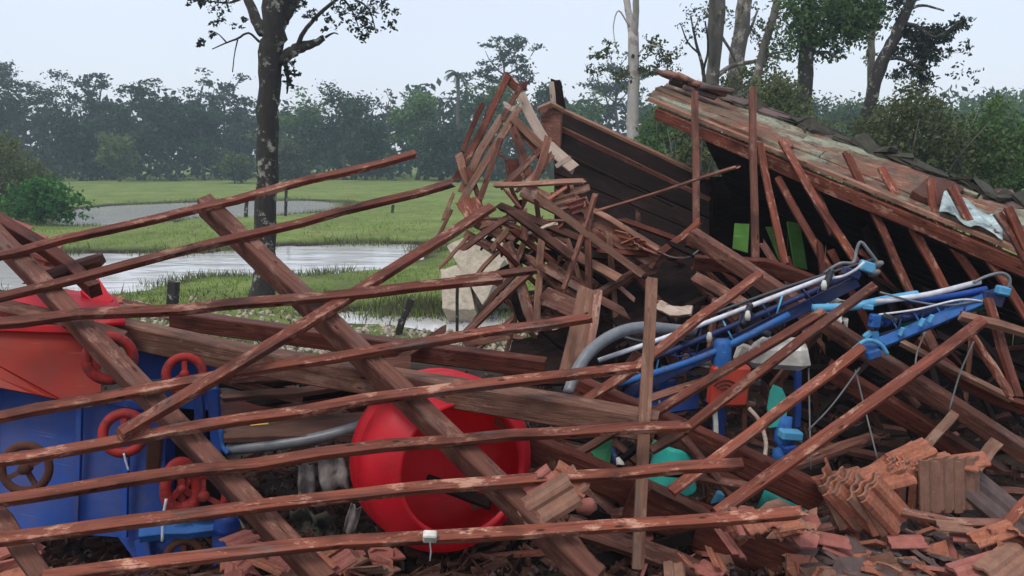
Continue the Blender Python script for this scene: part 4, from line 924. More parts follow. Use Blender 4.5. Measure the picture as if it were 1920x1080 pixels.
# ---- centre: the jumbled heap, every board a thing
GH = 'boards of the central timber heap'
HEAP = [
 ('thin pale horizontal batten sticking out of the heap below the gable', [(930, 347, 7.4), (1096, 340, 7.3)], .045, .03, 'tan'),
 ('broad tile strewn beam sloping down right from the gable foot', [(985, 358, 7.6), (1100, 415, 7.3), (1232, 492, 7.0)], .13, .09, 'heap'),
 ('pale splintered edge board on top of the tile strewn beam', [(1040, 362, 7.4), (1120, 398, 7.2), (1236, 470, 6.95)], .05, .04, 'tan'),
 ('upright narrow batten in the middle of the heap', [(1016, 445, 7.0), (1011, 520, 6.95), (1006, 604, 6.9)], .055, .035, 'tan'),
 ('diagonal pale board beside the upright narrow batten', [(1032, 452, 7.1), (1100, 490, 7.0), (1162, 524, 6.9)], .075, .04, 'tan'),
 ('wide tan plank standing upright at the right side of the heap', [(1104, 545, 6.3), (1088, 620, 6.1), (1068, 705, 5.9)], .16, .035, 'tan'),
 ('narrow strip standing along the wide tan plank', [(1122, 545, 6.25), (1116, 600, 6.15), (1104, 660, 6.0)], .055, .035, 'heap'),
 ('slim batten leaning left across the puddle from the heap', [(1000, 505, 7.0), (940, 560, 6.95), (876, 622, 6.9)], .06, .035, 'heap'),
 ('second slim batten leaning beside the first across the puddle', [(978, 500, 7.1), (930, 548, 7.05), (884, 615, 7.0)], .045, .03, 'heap'),
 ('short brown plank leaning left of the upright narrow batten', [(975, 530, 7.0), (988, 575, 6.95), (1000, 604, 6.9)], .085, .035, 'heap'),
 ('dark short plank in the shadow beside the leaning brown plank', [(962, 550, 7.1), (980, 600, 7.05)], .07, .03, 'darkwood'),
 ('horizontal batten entering the heap from the pond side', [(858, 524, 6.7), (930, 516, 6.7), (1002, 506, 6.7)], .055, .04, 'lath'),
 ('thin grey metal rod across the dark roof panel', [(1118, 396, 7.2), (1250, 356, 7.2), (1384, 312, 7.2)], .022, .02, 'heap'),
 ('short pale rod with a bent end in the dark hollow', [(985, 440, 7.2), (1040, 420, 7.1)], .025, .02, 'palewood'),
 ('pale stick pointing left above the concrete slab', [(902, 424, 7.5), (985, 396, 7.4)], .045, .03, 'tan'),
 ('pale slanted stick leaning on the concrete slab', [(920, 470, 7.5), (952, 432, 7.45)], .05, .03, 'tan'),
 ('long thin strip leaning across the concrete slab', [(880, 530, 7.6), (936, 470, 7.5)], .035, .025, 'tan'),
 ('reddish board stub at the foot of the gable battens', [(866, 372, 7.6), (880, 395, 7.55), (892, 418, 7.5)], .13, .03, 'lath'),
 ('brown board wedged beneath the gable battens', [(885, 372, 7.6), (905, 400, 7.55), (915, 430, 7.5)], .09, .03, 'lath'),
 ('brown board flat on the concrete slab, upper', [(890, 415, 7.7), (960, 452, 7.6)], .10, .03, 'heap'),
 ('brown board flat on the concrete slab, lower', [(876, 440, 7.7), (930, 470, 7.6)], .08, .03, 'heap'),
 ('thin grey stick leaning at the left of the slab', [(826, 500, 7.7), (880, 440, 7.6)], .03, .025, 'tan'),
 ('greyish stick left of the gable foot over the green bank', [(832, 410, 7.8), (850, 365, 7.8)], .03, .02, 'tan'),
 ('short pale stick left of the gable foot, lower', [(820, 445, 7.8), (846, 395, 7.8)], .03, .02, 'tan'),
 ('fork shaped broken board right of the concrete slab', [(952, 455, 7.4), (965, 495, 7.3)], .09, .03, 'heap'),
 ('short board leaning opposite the fork shaped one', [(990, 440, 7.4), (962, 500, 7.3)], .05, .03, 'heap'),
 ('brown plank of the stacked planks, topmost', [(1030, 500, 7.1), (1060, 520, 7.0), (1110, 545, 6.9)], .08, .04, 'heap'),
 ('brown plank of the stacked planks, second', [(1040, 538, 7.0), (1100, 570, 6.9)], .08, .04, 'heap'),
 ('brown plank of the stacked planks, third', [(1022, 550, 6.9), (1085, 578, 6.8)], .11, .04, 'heap'),
 ('brown plank of the stacked planks, lowest', [(1020, 568, 6.8), (1078, 592, 6.7)], .06, .04, 'heap'),
 ('short dusty plank behind the diagonal pale board, left', [(1058, 498, 7.2), (1112, 540, 7.1)], .12, .03, 'heap'),
 ('thin horizontal stick behind the diagonal pale board, upper', [(1115, 490, 7.3), (1170, 486, 7.3)], .035, .025, 'heap'),
 ('thin horizontal stick behind the diagonal pale board, lower', [(1120, 502, 7.25), (1190, 500, 7.25)], .035, .025, 'heap'),
 ('pale crooked board end right of the upright pale batten', [(1232, 572, 6.2), (1262, 586, 6.1), (1292, 582, 6.1)], .07, .04, 'palewood'),
 ('broken board end on the cross beam, upper', [(1302, 520, 6.5), (1350, 545, 6.4), (1400, 575, 6.3)], .09, .04, 'heap'),
 ('batten from the cross beam toward the heap, high', [(1240, 472, 6.9), (1280, 442, 6.9), (1310, 416, 6.9)], .05, .04, 'lath'),
 ('narrow pinkish board high behind the heap', [(1068, 362, 7.35), (1102, 352, 7.3)], .06, .03, 'tan'),
 ('tilted board with dark edge right of the pinkish one', [(1072, 372, 7.3), (1112, 402, 7.2)], .10, .03, 'heap'),
 ('small upright stub under the thin rod', [(982, 445, 7.15), (984, 412, 7.15)], .06, .04, 'heap'),
 ('board lying across the hose end at center', [(760, 655, 6.2), (860, 662, 6.1), (960, 690, 6.0)], .09, .05, 'heap'),
 ('splintered plank left of the hose end', [(870, 645, 6.3), (950, 630, 6.4)], .06, .03, 'heap'),
 ('broken board below the tie beam end, over the rubble', [(930, 790, 5.1), (985, 812, 5.0)], .05, .03, 'tan'),
]
for lab, P, w, h, mt in HEAP:
    o = loose('broken_board' if 'rod' not in lab else 'metal_rod', lab, P, w, h, mt, (FRONT + Vector((random.gauss(0, .3), 0, random.gauss(.3, .3)))), 'board' if 'rod' not in lab else 'rod', GH, 4, .03, .005)
# unremarkable scraps: nothing tells one from its neighbours
ANCH = [('upright narrow batten', 1011, 520), ('wide tan plank', 1088, 620), ('tile strewn beam', 1110, 420), ('concrete slab', 895, 490), ('gable foot', 900, 390), ('white container', 1462, 662), ('red control box', 1366, 722),
 ('second boom end', 1640, 660), ('narrow triangle of battens', 1880, 680), ('upright tile stack', 1780, 860), ('blue mast', 1496, 740), ('long cross beam', 1720, 715), ('grey feed hose', 1130, 640), ('teal bucket', 1262, 868),
 ('tie beam end', 1228, 800), ('upright pale batten foot', 1200, 1000), ('mossy brown tile', 1028, 944), ('yellow scrap', 485, 790), ('pale crumpled sheet', 600, 718), ('blue upright post', 405, 760), ('top of red tank', 815, 700),
 ('middle of first boom', 1400, 600), ('lowest batten', 1100, 990), ('stacked planks', 1065, 560), ('second roof batten end', 1416, 482), ('gable peak', 952, 170), ('pale gable board', 1020, 250), ('gable left side', 890, 290), ('green painted boards', 1480, 460), ('first boom tip', 1626, 500), ('second boom tip', 1870, 540), ('shaded roof lining', 1700, 560)]
TONE = {'heap': 'brown', 'tan': 'tan', 'darkwood': 'dark', 'shadewood': 'shade-toned', 'rafter': 'weathered brown', 'redbeam': 'red brown'}
USED = set()
def scraps(n, region, dr, lr, wr, mats, what, group, angmode=None, cat='board scrap'):
    """small broken boards, each told apart by tone, length, tilt and neighbour"""
    for _ in range(n):
        for attempt in range(40):
            x = random.uniform(region[0], region[2]); y = random.uniform(region[1], region[3]); L = random.uniform(*lr); mt = random.choice(mats)
            a = random.choice(angmode) + random.gauss(0, .25) if angmode else random.uniform(0, math.pi)
            s_ = math.atan2(math.sin(a), math.cos(a)); s_ = s_ - math.pi if s_ > math.pi / 2 else (s_ + math.pi if s_ < -math.pi / 2 else s_)
            tilt = 'level' if abs(s_) < .25 else ('upright' if abs(s_) > 1.2 else ('rising right' if s_ < 0 else 'falling right'))
            nm_, ax_, ay_ = min(ANCH, key=lambda k: (k[1] - x) ** 2 + (k[2] - y) ** 2)
            rel = ('right of' if x > ax_ else 'left of') if abs(x - ax_) > abs(y - ay_) else ('below' if y > ay_ else 'above')
            lw = 'short' if L < lr[0] + (lr[1] - lr[0]) * .4 else 'long'
            lab = lw + ' ' + TONE[mt] + ' ' + what + ', ' + tilt + ', ' + rel + ' the ' + nm_
            if lab not in USED: break
        else: continue
        USED.add(lab); d = random.uniform(*dr); gz = on_z(x, y, .05)
        if gz.y > 0 and gz.y < d: d = gz.y
        lp = L / px(1, d)
        p = at(x - math.cos(a) * lp / 2, y - math.sin(a) * lp / 2, d + random.uniform(-.15, .15)); q = at(x + math.cos(a) * lp / 2, y + math.sin(a) * lp / 2, d + random.uniform(-.15, .15))
        for v in (p, q):
            if v.z < .03: v.z = .03 + random.random() * .05
        tag(beam('board_scrap', [p, p.lerp(q, .5), q], random.uniform(*wr), random.uniform(.02, .035), FRONT + Vector((random.gauss(0, .4), 0, random.gauss(.5, .4))), M[mt], None, 2, .05, .006, 0), lab, cat, group)
scraps(26, (990, 420, 1240, 560), (6.9, 7.5), (.45, 1.1), (.03, .065), ['heap', 'tan', 'heap', 'rafter', 'redbeam'], 'split plank', 'split planks over the heap', [.48, .52, .55, 1.45, .5])
scraps(4, (900, 280, 1030, 400), (7.5, 7.9), (.2, .6), (.02, .05), ['tan', 'heap', 'rafter'], 'gable splinter', 'splinters of the gable', [-1.05, -1.0, .9])
scraps(14, (1330, 480, 1720, 620), (6.8, 7.6), (.4, 1.2), (.03, .06), ['rafter', 'redbeam', 'darkwood'], 'hanging scrap', 'scraps under the fallen slope', [1.0, .6, 1.1])
scraps(40, (890, 410, 1130, 640), (7.1, 7.9), (.25, .9), (.016, .055), ['heap', 'rafter', 'tan', 'darkwood', 'heap'], 'splintered scrap', 'scraps in the central heap', [-.75, -.85, .55, 1.3, .1])
scraps(14, (1040, 470, 1200, 600), (7.1, 7.5), (.3, .8), (.05, .10), ['heap', 'heap', 'darkwood'], 'stacked board', 'short boards right of the heap', [.5, .45, .2])
scraps(22, (420, 690, 760, 770), (5.3, 6.0), (.3, 1.1), (.04, .10), ['heap', 'rafter', 'darkwood'], 'flat scrap', 'scraps left of the red tank', [.0, -.1, .12])
scraps(40, (1500, 640, 1920, 860), (6.4, 7.8), (.3, 1.2), (.03, .08), ['darkwood', 'shadewood', 'rafter', 'darkwood'], 'shaded scrap', 'scraps in the shade on the right', [.5, .6, -.7, 1.2])  # darker woods chosen here to paint in the shade
scraps(24, (1240, 560, 1500, 700), (6.6, 7.6), (.2, .9), (.03, .09), ['darkwood', 'heap', 'shadewood'], 'wedged scrap', 'scraps behind the first boom')
scraps(26, (900, 880, 1320, 1070), (5.0, 5.6), (.25, .9), (.03, .08), ['darkwood', 'heap', 'redbeam'], 'ground scrap', 'scraps on the ground in the middle', [.1, .5, -.6])
scraps(20, (1040, 690, 1260, 880), (5.5, 6.3), (.2, .8), (.03, .07), ['darkwood', 'heap', 'redbeam'], 'jammed scrap', 'scraps under the tie beam')

# ================================================================== MACHINES AND THINGS UNDER THE WRECK
# ---- blue seeder with red hopper and red handwheels, far left
sd = thing('seed_drill', at(180, 1060, 4.9) * 1.0, 'blue farm machine with red hopper and red handwheels buried under the left battens', 'farm machine')
sd.location.z = 0
def quad(name, q, th, mat, parent, sub=2, bp=.003): return slab(name, [at(*p) for p in q], th, M[mat], parent, sub, bp)
body = quad('body_panel', [(-120, 690, 4.95), (312, 770, 5.0), (304, 1012, 4.75), (-120, 985, 4.55)], .05, 'blue', sd, 4)
quad('lower_panel', [(205, 985, 4.72), (345, 975, 4.85), (345, 1065, 4.75), (255, 1052, 4.66)], .04, 'blue', sd)
quad('side_panel', [(312, 800, 4.95), (330, 810, 5.25), (325, 1000, 5.1), (304, 1012, 4.76)], .03, 'blue', sd)
quad('back_panel', [(250, 640, 5.3), (405, 668, 5.35), (405, 770, 5.3), (250, 760, 5.25)], .05, 'blue', sd, 3)
beam('upright_post', [at(372, 735, 5.1), at(378, 850, 5.05)], .05, .05, FRONT, M['blue'], sd)
beam('upright_post', [at(400, 730, 5.1), at(408, 850, 5.05)], .06, .05, FRONT, M['blue'], sd)
beam('upright_post', [at(404, 672, 5.3), at(402, 740, 5.2)], .04, .04, FRONT, M['blue_bright'], sd)
tube('bent_strut', spline([at(414, 800, 5.0), at(418, 835, 5.0), at(428, 850, 4.95)], 4), .016, M['blue_bright'], sd)
ab = beam('drawbar', [at(262, 1000, 4.62), at(400, 988, 4.72), at(440, 972, 4.76)], .085, .06, UPN, M['blue_bright'], sd, 4)
V_, F_ = lathe_geo([(0, -.04), (.055, -.04), (.07, -.02), (.07, .03), (.045, .05), (.045, .08), (0, .08)], 16)
mesh_obj('pivot_joint', V_, F_, M['blue'], sd, Matrix.Translation(at(425, 985, 4.7)) @ rot(.4, .3, 0), True)
tube('pivot_pin', [at(446, 975, 4.72), at(456, 990, 4.72), at(450, 1000, 4.7)], .012, M['wire'], sd)
beam('leg', [at(415, 1000, 4.75), at(420, 1100, 4.7)], .09, .07, FRONT, M['blue'], sd)
beam('leg', [at(270, 1010, 4.7), at(280, 1100, 4.65)], .08, .07, FRONT, M['blue'], sd)
for k, (xa, ya, xb, yb) in enumerate([(150, 745, 142, 1000), (-20, 722, -22, 990), (240, 765, 234, 1008)]):
    beam('body_rib', [at(xa, ya, 4.9 - .012), at(xb, yb, 4.6 + .05 * (k == 0) + .07 * (k == 2))], .03, .03, FRONT, M['blue'], sd, 3)
beam('body_rim', [at(-120, 690, 4.93), at(312, 770, 4.98)], .04, .04, FRONT, M['blue'], sd, 4)
for k in range(9):
    box('body_bolt', at(-40 + k * 40, 712 + k * 7.4, 4.9), (.018, .02, .018), M['rust'], sd, None, .004)
def ring(name, c, R_, r_, n, mat, parent, sq=1.0, hub=True, spokes=3):
    """a cast handwheel: rim (one mesh) with spokes and hub as sub-parts"""
    Mx = frame(c, c + n.cross(Vector((0, 0, 1))).normalized(), n); V = []; Fq = []; A, B = 28, 8
    for i in range(A):
        a = 2 * math.pi * i / A
        for j in range(B):
            t = 2 * math.pi * j / B; rr = R_ + r_ * math.cos(t) * 1.15; V.append((math.cos(a) * rr, math.sin(a) * rr * sq, r_ * math.sin(t)))
    for i in range(A):
        for j in range(B): Fq.append((i * B + j, ((i + 1) % A) * B + j, ((i + 1) % A) * B + (j + 1) % B, i * B + (j + 1) % B))
    o = mesh_obj(name, V, Fq, M[mat], parent, Mx, True)
    if hub:
        V_, F_ = lathe_geo([(0, -.03), (R_ * .24, -.03), (R_ * .28, 0), (R_ * .24, .035), (0, .035)], 14); mesh_obj('hub', V_, F_, M[mat], o, Mx, True)
        for k in range(spokes):
            a = 2 * math.pi * k / spokes + .5; e = Mx @ Vector((math.cos(a) * R_, math.sin(a) * R_ * sq, 0)); s = Mx @ Vector((math.cos(a) * R_ * .15, math.sin(a) * R_ * .15 * sq, 0))
            beam('spoke', [s, e], r_ * 1.3, r_ * .8, n, M[mat], o, 2, 0, 0)
    return o
WN = Vector((.35, -1, .25)).normalized()
ring('handwheel', at(206, 672, 4.72), .115, .026, Vector((.5, -1, .2)).normalized(), 'red_cast', sd)
ring('handwheel', at(346, 702, 4.95), .10, .022, WN, 'red_cast', sd)
ring('handwheel', at(232, 812, 4.62), .105, .024, Vector((.2, -1, .3)).normalized(), 'red_cast', sd)
ring('handwheel', at(340, 915, 4.68), .085, .028, Vector((.7, -1, .1)).normalized(), 'red_cast', sd, 1.5)
ring('handwheel', at(382, 930, 4.72), .115, .02, Vector((.2, -1, .2)).normalized(), 'red_cast', sd)
ring('rusty_pulley', at(48, 878, 4.5), .12, .02, Vector((.1, -1, .15)).normalized(), 'rust', sd, 1.0, True, 4)
ring('rusty_pulley', at(345, 1045, 4.65), .09, .02, WN, 'rust', sd)
box('wheel_bracket', at(300, 720, 5.0), (.3, .08, .05), M['dark_hose'], sd, rot(0, -.1, .1))
box('wheel_bracket', at(290, 860, 4.9), (.08, .08, .3), M['rust'], sd, rot(0, .1, .2))
tube('grease_line', spline([at(232, 850, 4.55), at(236, 866, 4.55), at(241, 882, 4.55)], 4), .006, M['white_tube'], sd, 5)
tube('grease_line', spline([at(312, 935, 4.55), at(306, 970, 4.52), at(304, 1015, 4.5)], 4), .008, M['white_tube'], sd, 5)
hp = quad('hopper_front', [(-140, 610, 4.75), (186, 618, 5.0), (190, 735, 4.85), (118, 750, 4.78)], .03, 'red_hopper', sd, 3)
quad('shade_panel', [(300, 740, 5.45), (425, 745, 5.5), (425, 1010, 5.3), (300, 1010, 5.2)], .03, 'shadewood', sd, 2)  # added dark sheet, painted gloom behind the machine body
quad('hopper_front', [(-140, 612, 4.76), (118, 750, 4.79), (60, 738, 4.72), (-140, 700, 4.65)], .03, 'red_hopper', sd, 2)
# hopper lid: puffed tarpaulin-like pink red cover
LG = Geo()
for i in range(13):
    for j in range(7):
        u, v = i / 12, j / 6; x = -140 + u * 375 - v * 20; yb = 613 - u * 8; yt = 590 - 48 * math.sin(min(1, u * 1.15) * math.pi * .62) ; y = yb + (yt - yb) * v
        p = at(x, y, 4.78 + .25 * u + v * .55) + Vector((0, 0, .02 * math.sin(u * 7 + v * 4) + random.gauss(0, .003))); LG.V.append(p)
LG.F = [(i * 7 + j, (i + 1) * 7 + j, (i + 1) * 7 + j + 1, i * 7 + j + 1) for i in range(12) for j in range(6)]
lo = mesh_obj('hopper_lid', LG.V, LG.F, M['red_plastic'], sd, smooth=True); lo.modifiers.new('thick', 'SOLIDIFY').thickness = .02
quad('hopper_corner', [(150, 545, 5.4), (185, 522, 5.5), (212, 562, 5.4), (190, 580, 5.3)], .05, 'red_plastic', sd)
beam('hopper_rim', [at(-140, 612, 4.73), at(70, 614, 4.88), at(190, 618, 4.97)], .04, .03, FRONT, M['red_plastic'], sd, 4)

# ---- red tank lying on its side with open mouth
TC = at(866, 880, 4.70); ax = Vector((.52, -1.0, .10)).normalized()
tk = thing('red_tank', (TC.x, TC.y, 0), 'open mouthed red plastic tank tipped on its side under the battens', 'tank')
Mx = frame(TC, TC + ax.cross(Vector((0, 0, 1))).normalized(), ax)
V_, F_ = lathe_geo([(.355, .0), (.360, .020), (.378, .020), (.386, .004), (.470, -.085), (.498, -.118), (.512, -.165), (.514, -.27), (.502, -.285), (.502, -.31), (.514, -.325), (.512, -.42), (.47, -.51), (.28, -.56), (0, -.57)], 44)
mesh_obj('shell', V_, F_, M['red_plastic'], tk, Mx, True)
V_, F_ = lathe_geo([(0, -.545), (.27, -.535), (.45, -.49), (.488, -.41), (.488, -.17), (.44, -.09), (.356, .0)], 44)
mesh_obj('inner_wall', V_, F_, M['red_plastic'], tk, Mx, True)
V_, F_ = lathe_geo([(.357, .012), (.370, .029), (.384, .018)], 44); mesh_obj('lip', V_, F_, M['red_plastic'], tk, Mx @ Matrix.Translation((0, 0, .004)), True)
# broken pieces inside
loose('broken_board', 'dark board lying inside the mouth of the red tank', [(800, 900, 4.9), (920, 945, 4.85)], .07, .03, 'darkwood', LN, 'board', None)
# ---- grey pipe and rags
tag(tube('grey_pipe', spline([at(428, 842, 5.0), at(500, 836, 4.98), at(590, 822, 5.0), at(672, 800, 5.05), at(720, 780, 5.15)], 5), .034, M['grey_hose']), 'grey plastic pipe running into the left side of the red tank', 'pipe')
def rag(name, label, c, size, d, mat, seed, cat='rag', tall=1.0):
    rs = random.Random(seed); G_ = Geo(); A, B = 10, 8; p0 = at(c[0], c[1], d); s = px(size, d)
    for i in range(A + 1):
        for j in range(B + 1):
            u, v = i / A - .5, j / B - .5
            G_.V.append(Vector((u * s * (1 - .3 * abs(v)), .12 * s * math.sin(u * 9 + seed) + .1 * s * math.cos(v * 7 + seed * 2) + rs.gauss(0, .06 * s), -v * s * tall + .12 * s * math.sin(u * 5 + seed) + rs.gauss(0, .07 * s))))
    G_.F = [(i * (B + 1) + j, (i + 1) * (B + 1) + j, (i + 1) * (B + 1) + j + 1, i * (B + 1) + j + 1) for i in range(A) for j in range(B)]
    o = mesh_obj(name, G_.V, G_.F, M[mat], None, Matrix.Translation(p0) @ rot(0, rs.uniform(-.4, .4), rs.uniform(-.3, .3)), True); o.modifiers.new('thick', 'SOLIDIFY').thickness = .004
    return tag(o, label, cat, 'torn sheets and rags by the red tank')
rag('torn_sack', 'torn pale sack hanging left of the red tank', (625, 885), 60, 5.05, 'rag', 1, tall=1.5)
rag('torn_sack', 'thin torn strip of sacking left of the larger sack', (575, 905), 34, 5.1, 'rag', 2, tall=2.2)
rag('torn_sack', 'dark crumpled sacking low between blue machine and red tank', (590, 985), 80, 5.1, 'moss', 3, tall=.8)
rag('torn_sack', 'small pale rag beside the lower left of the red tank', (660, 975), 26, 5.0, 'rag', 4, tall=2.4)
rag('torn_sheet', 'pale crumpled sheet among boards above the brown sheet, left', (480, 708), 80, 5.6, 'rag', 5, 'sheet', .35)
rag('torn_sheet', 'pale crumpled sheet among boards above the brown sheet, right', (600, 718), 110, 5.5, 'rag', 6, 'sheet', .28)
rag('torn_sheet', 'crumpled pale sheet behind the boom, between the two booms', (1545, 590), 90, 6.3, 'white_plastic', 7, 'sheet', .5)
rag('torn_sheet', 'dark plastic sheet crumpled right of the tile piece', (1150, 965), 110, 5.2, 'dark_hose', 8, 'sheet', .5)
tag(slab('yellow_scrap', [at(464, 790, 4.9), at(492, 783, 4.92), at(504, 795, 4.9), at(470, 798, 4.88)], .01, M['yellow']), 'small yellow scrap lying on the brown sheet', 'scrap')

# ---- field sprayer with two folded blue booms
sp = thing('field_sprayer', at(1440, 880, 6.3), 'blue field sprayer with two folded booms sticking out of the wreck', 'sprayer'); sp.location.z = 0
def T(name, P, r, mat, parent=None, sides=7, n=5): return tube(name, spline([at(*p) for p in P], n) if len(P) > 2 else [at(*p) for p in P], r, M[mat], parent or sp, sides)
A0 = beam('first_boom', [at(1165, 742, 5.75), at(1400, 628, 5.8), at(1606, 528, 5.85)], .075, .05, FRONT, M['blue_navy'], sp, 5)
T('boom_tube', [(1122, 676, 5.7), (1300, 614, 5.74), (1562, 515, 5.8)], .017, 'white_tube', A0)
T('boom_tube', [(1180, 690, 5.72), (1400, 600, 5.75), (1610, 508, 5.8)], .02, 'blue_navy', A0)
T('boom_tube', [(1290, 606, 5.82), (1470, 540, 5.85), (1640, 486, 5.88)], .012, 'dark_hose', A0)
T('boom_tube', [(1160, 720, 5.66), (1320, 668, 5.68), (1480, 590, 5.7)], .024, 'blue_bright', A0)
T('boom_hose', [(1545, 512, 5.75), (1575, 494, 5.72), (1600, 492, 5.72), (1606, 470, 5.74), (1614, 454, 5.74), (1630, 472, 5.74), (1648, 496, 5.76)], .011, 'grey_hose', A0)
T('boom_hose', [(1550, 522, 5.72), (1580, 518, 5.7), (1605, 505, 5.7), (1620, 492, 5.72)], .010, 'white_tube', A0)
for x, y in ((1285, 620), (1400, 588), (1552, 524)): box('clamp', at(x, y, 5.71), (.03, .06, .15), M['dark_hose'], A0, rot(0, .35, 0))
for x, y in ((1402, 592), (1545, 535), (1330, 632)): V_, F_ = lathe_geo([(0, -.03), (.016, -.03), (.02, 0), (.012, .03), (0, .035)], 10); mesh_obj('nozzle', V_, F_, M['white_plastic'], A0, Matrix.Translation(at(x, y, 5.66)), True)
box('end_bracket', at(1626, 500, 5.78), (.10, .07, .07), M['blue_light'], A0, rot(0, .3, 0)); box('end_bracket', at(1596, 512, 5.8), (.12, .06, .06), M['blue_navy'], A0, rot(0, .35, 0))
V_, F_ = lathe_geo([(0, -.05), (.02, -.05), (.025, 0), (.015, .05), (0, .05)], 10)
for x, y in ((1640, 512), (1646, 496)): mesh_obj('nozzle', V_, F_, M['wire'], A0, Matrix.Translation(at(x, y, 5.76)) @ rot(1.2, .3, 0), True)
B0 = beam('second_boom', [at(1618, 655, 5.55), at(1740, 608, 5.6), at(1848, 560, 5.65)], .07, .05, Vector((0, -.8, .6)), M['blue_bright'], sp, 5)
T('boom_tube', [(1524, 578, 5.6), (1600, 574, 5.62), (1660, 562, 5.64), (1720, 552, 5.66)], .028, 'blue_light', B0)
T('boom_tube', [(1640, 566, 5.62), (1740, 552, 5.62), (1838, 528, 5.62)], .019, 'white_tube', B0)
T('boom_tube', [(1640, 610, 5.68), (1760, 580, 5.7), (1870, 548, 5.7)], .03, 'blue_navy', B0)
T('boom_tube', [(1630, 640, 5.72), (1750, 600, 5.74), (1860, 560, 5.74)], .026, 'blue_navy', B0)
T('boom_tube', [(1700, 566, 5.7), (1780, 556, 5.7), (1850, 542, 5.7)], .022, 'blue', B0)
T('boom_tube', [(1690, 612, 5.72), (1770, 588, 5.72), (1845, 572, 5.72)], .03, 'green_sheet', B0)
T('boom_hose', [(1650, 548, 5.6), (1720, 566, 5.6), (1780, 572, 5.6), (1845, 562, 5.62)], .007, 'grey_hose', B0)
T('boom_hose', [(1648, 590, 5.58), (1720, 580, 5.58), (1800, 562, 5.6), (1850, 566, 5.62)], .007, 'white_tube', B0)
T('boom_hose', [(1825, 530, 5.6), (1850, 518, 5.6), (1878, 512, 5.6), (1893, 522, 5.6), (1892, 540, 5.6)], .010, 'grey_hose', B0)
T('boom_hose', [(1600, 655, 5.5), (1625, 638, 5.5), (1650, 645, 5.5), (1664, 664, 5.5)], .014, 'blue_light', B0)
box('hinge_bracket', at(1640, 602, 5.58), (.07, .05, .09), M['blue_bright'], B0, rot(0, .1, .2)); box('end_bracket', at(1880, 545, 5.62), (.08, .07, .06), M['blue_light'], B0, rot(0, .2, 0))
box('end_bracket', at(1858, 560, 5.66), (.14, .08, .09), M['blue_navy'], B0, rot(0, .25, 0)); box('end_bracket', at(1638, 664, 5.5), (.09, .05, .06), M['blue_bright'], B0, rot(0, -.3, 0))
for x, y in ((1728, 605), (1745, 598), (1690, 622)): box('clamp', at(x, y, 5.53), (.02, .04, .06), M['blue_light'], B0, rot(0, .4, 0))
T('feed_hose', [(1066, 738, 5.35), (1080, 700, 5.45), (1106, 660, 5.55), (1150, 628, 5.65), (1200, 614, 5.75), (1262, 618, 5.85), (1300, 622, 5.9)], .04, 'grey_hose', None, 10)
T('feed_hose', [(1180, 692, 5.9), (1220, 670, 5.9), (1262, 650, 5.9), (1200, 640, 5.92), (1170, 632, 5.95)], .012, 'dark_hose')
quad('side_plate', [(1160, 740, 5.8), (1310, 700, 5.9), (1310, 765, 5.8), (1215, 778, 5.7)], .03, 'blue', sp)
beam('mast', [at(1348, 700, 5.9), at(1346, 860, 5.8)], .07, .06, FRONT, M['blue'], sp); beam('mast', [at(1496, 655, 6.1), at(1494, 800, 6.0)], .04, .05, FRONT, M['blue'], sp)
beam('cross_member', [at(1240, 690, 5.9), at(1345, 680, 5.9)], .025, .025, FRONT, M['wire'], sp)
V_, F_ = lathe_geo([(0, -.10), (.055, -.10), (.06, -.08), (.06, .07), (.045, .10), (0, .105)], 18); mesh_obj('filter_pot', V_, F_, M['blue_bright'], sp, Matrix.Translation(at(1354, 664, 5.7)), True)
for k in range(9):
    t = k / 9; x = 1240 + 340 * t; y0, y1 = 640 - 128 * t, 700 - 168 * t
    tube('boom_strut', [at(x, y0, 5.76), at(x + (24 if k % 2 else -10), y1, 5.72)], .007, M['blue_navy' if k % 3 else 'blue_light'], A0, 5)
for k in range(9):
    t = k / 9; x = 1650 + 190 * t; tube('boom_strut', [at(x, 602 - 48 * t, 5.66), at(x + (22 if k % 2 else -12), 644 - 70 * t, 5.6)], .007, M['blue_bright' if k % 2 else 'blue_navy'], B0, 5)
for k in range(12):
    x, y = random.uniform(1180, 1330), random.uniform(640, 740); P = [at(x + random.gauss(0, 26), y + random.gauss(0, 12), 5.9 + random.gauss(0, .1)) for _ in range(4)]
    tube('tangled_line', spline(P, 4), random.choice((.006, .009, .012)), M[random.choice(['blue_navy', 'dark_hose', 'grey_hose', 'blue'])], sp, 5)
for k in range(10):
    x, y = random.uniform(1625, 1700), random.uniform(575, 650); box('boom_fitting', at(x, y, 5.6 + random.gauss(0, .04)), (random.uniform(.02, .07), .03, random.uniform(.02, .05)), M[random.choice(['blue_navy', 'blue', 'blue_light', 'dark_hose'])], B0, rot(0, random.uniform(-.8, .8), 0), .006)
for k in range(8):
    x, y = random.uniform(1320, 1500), random.uniform(690, 860); box('frame_fitting', at(x, y, 5.85 + random.gauss(0, .06)), (random.uniform(.03, .1), .04, random.uniform(.03, .08)), M[random.choice(['blue_navy', 'blue', 'dark_hose', 'rust'])], sp, rot(0, random.uniform(-.8, .8), 0), .008)
cb = box('control_box', at(1366, 722, 5.72), (.27, .10, .28), M['red_box'], sp, rot(.05, .05, .25), .02)
for k in range(3):  # swirl emblem on the box
    P = []
    for i in range(9):
        a = 2.6 - i * .33; rr = .02 + .028 * k + .012 * i / 8; P.append(Matrix.Translation(at(1366, 722, 5.72)) @ rot(.05, .05, .25) @ Vector((-.06 + rr * math.cos(a) * 1.2, -.053, -.03 + rr * math.sin(a))))
    tube('emblem_stroke', P, .006, M['rust'], cb, 5)
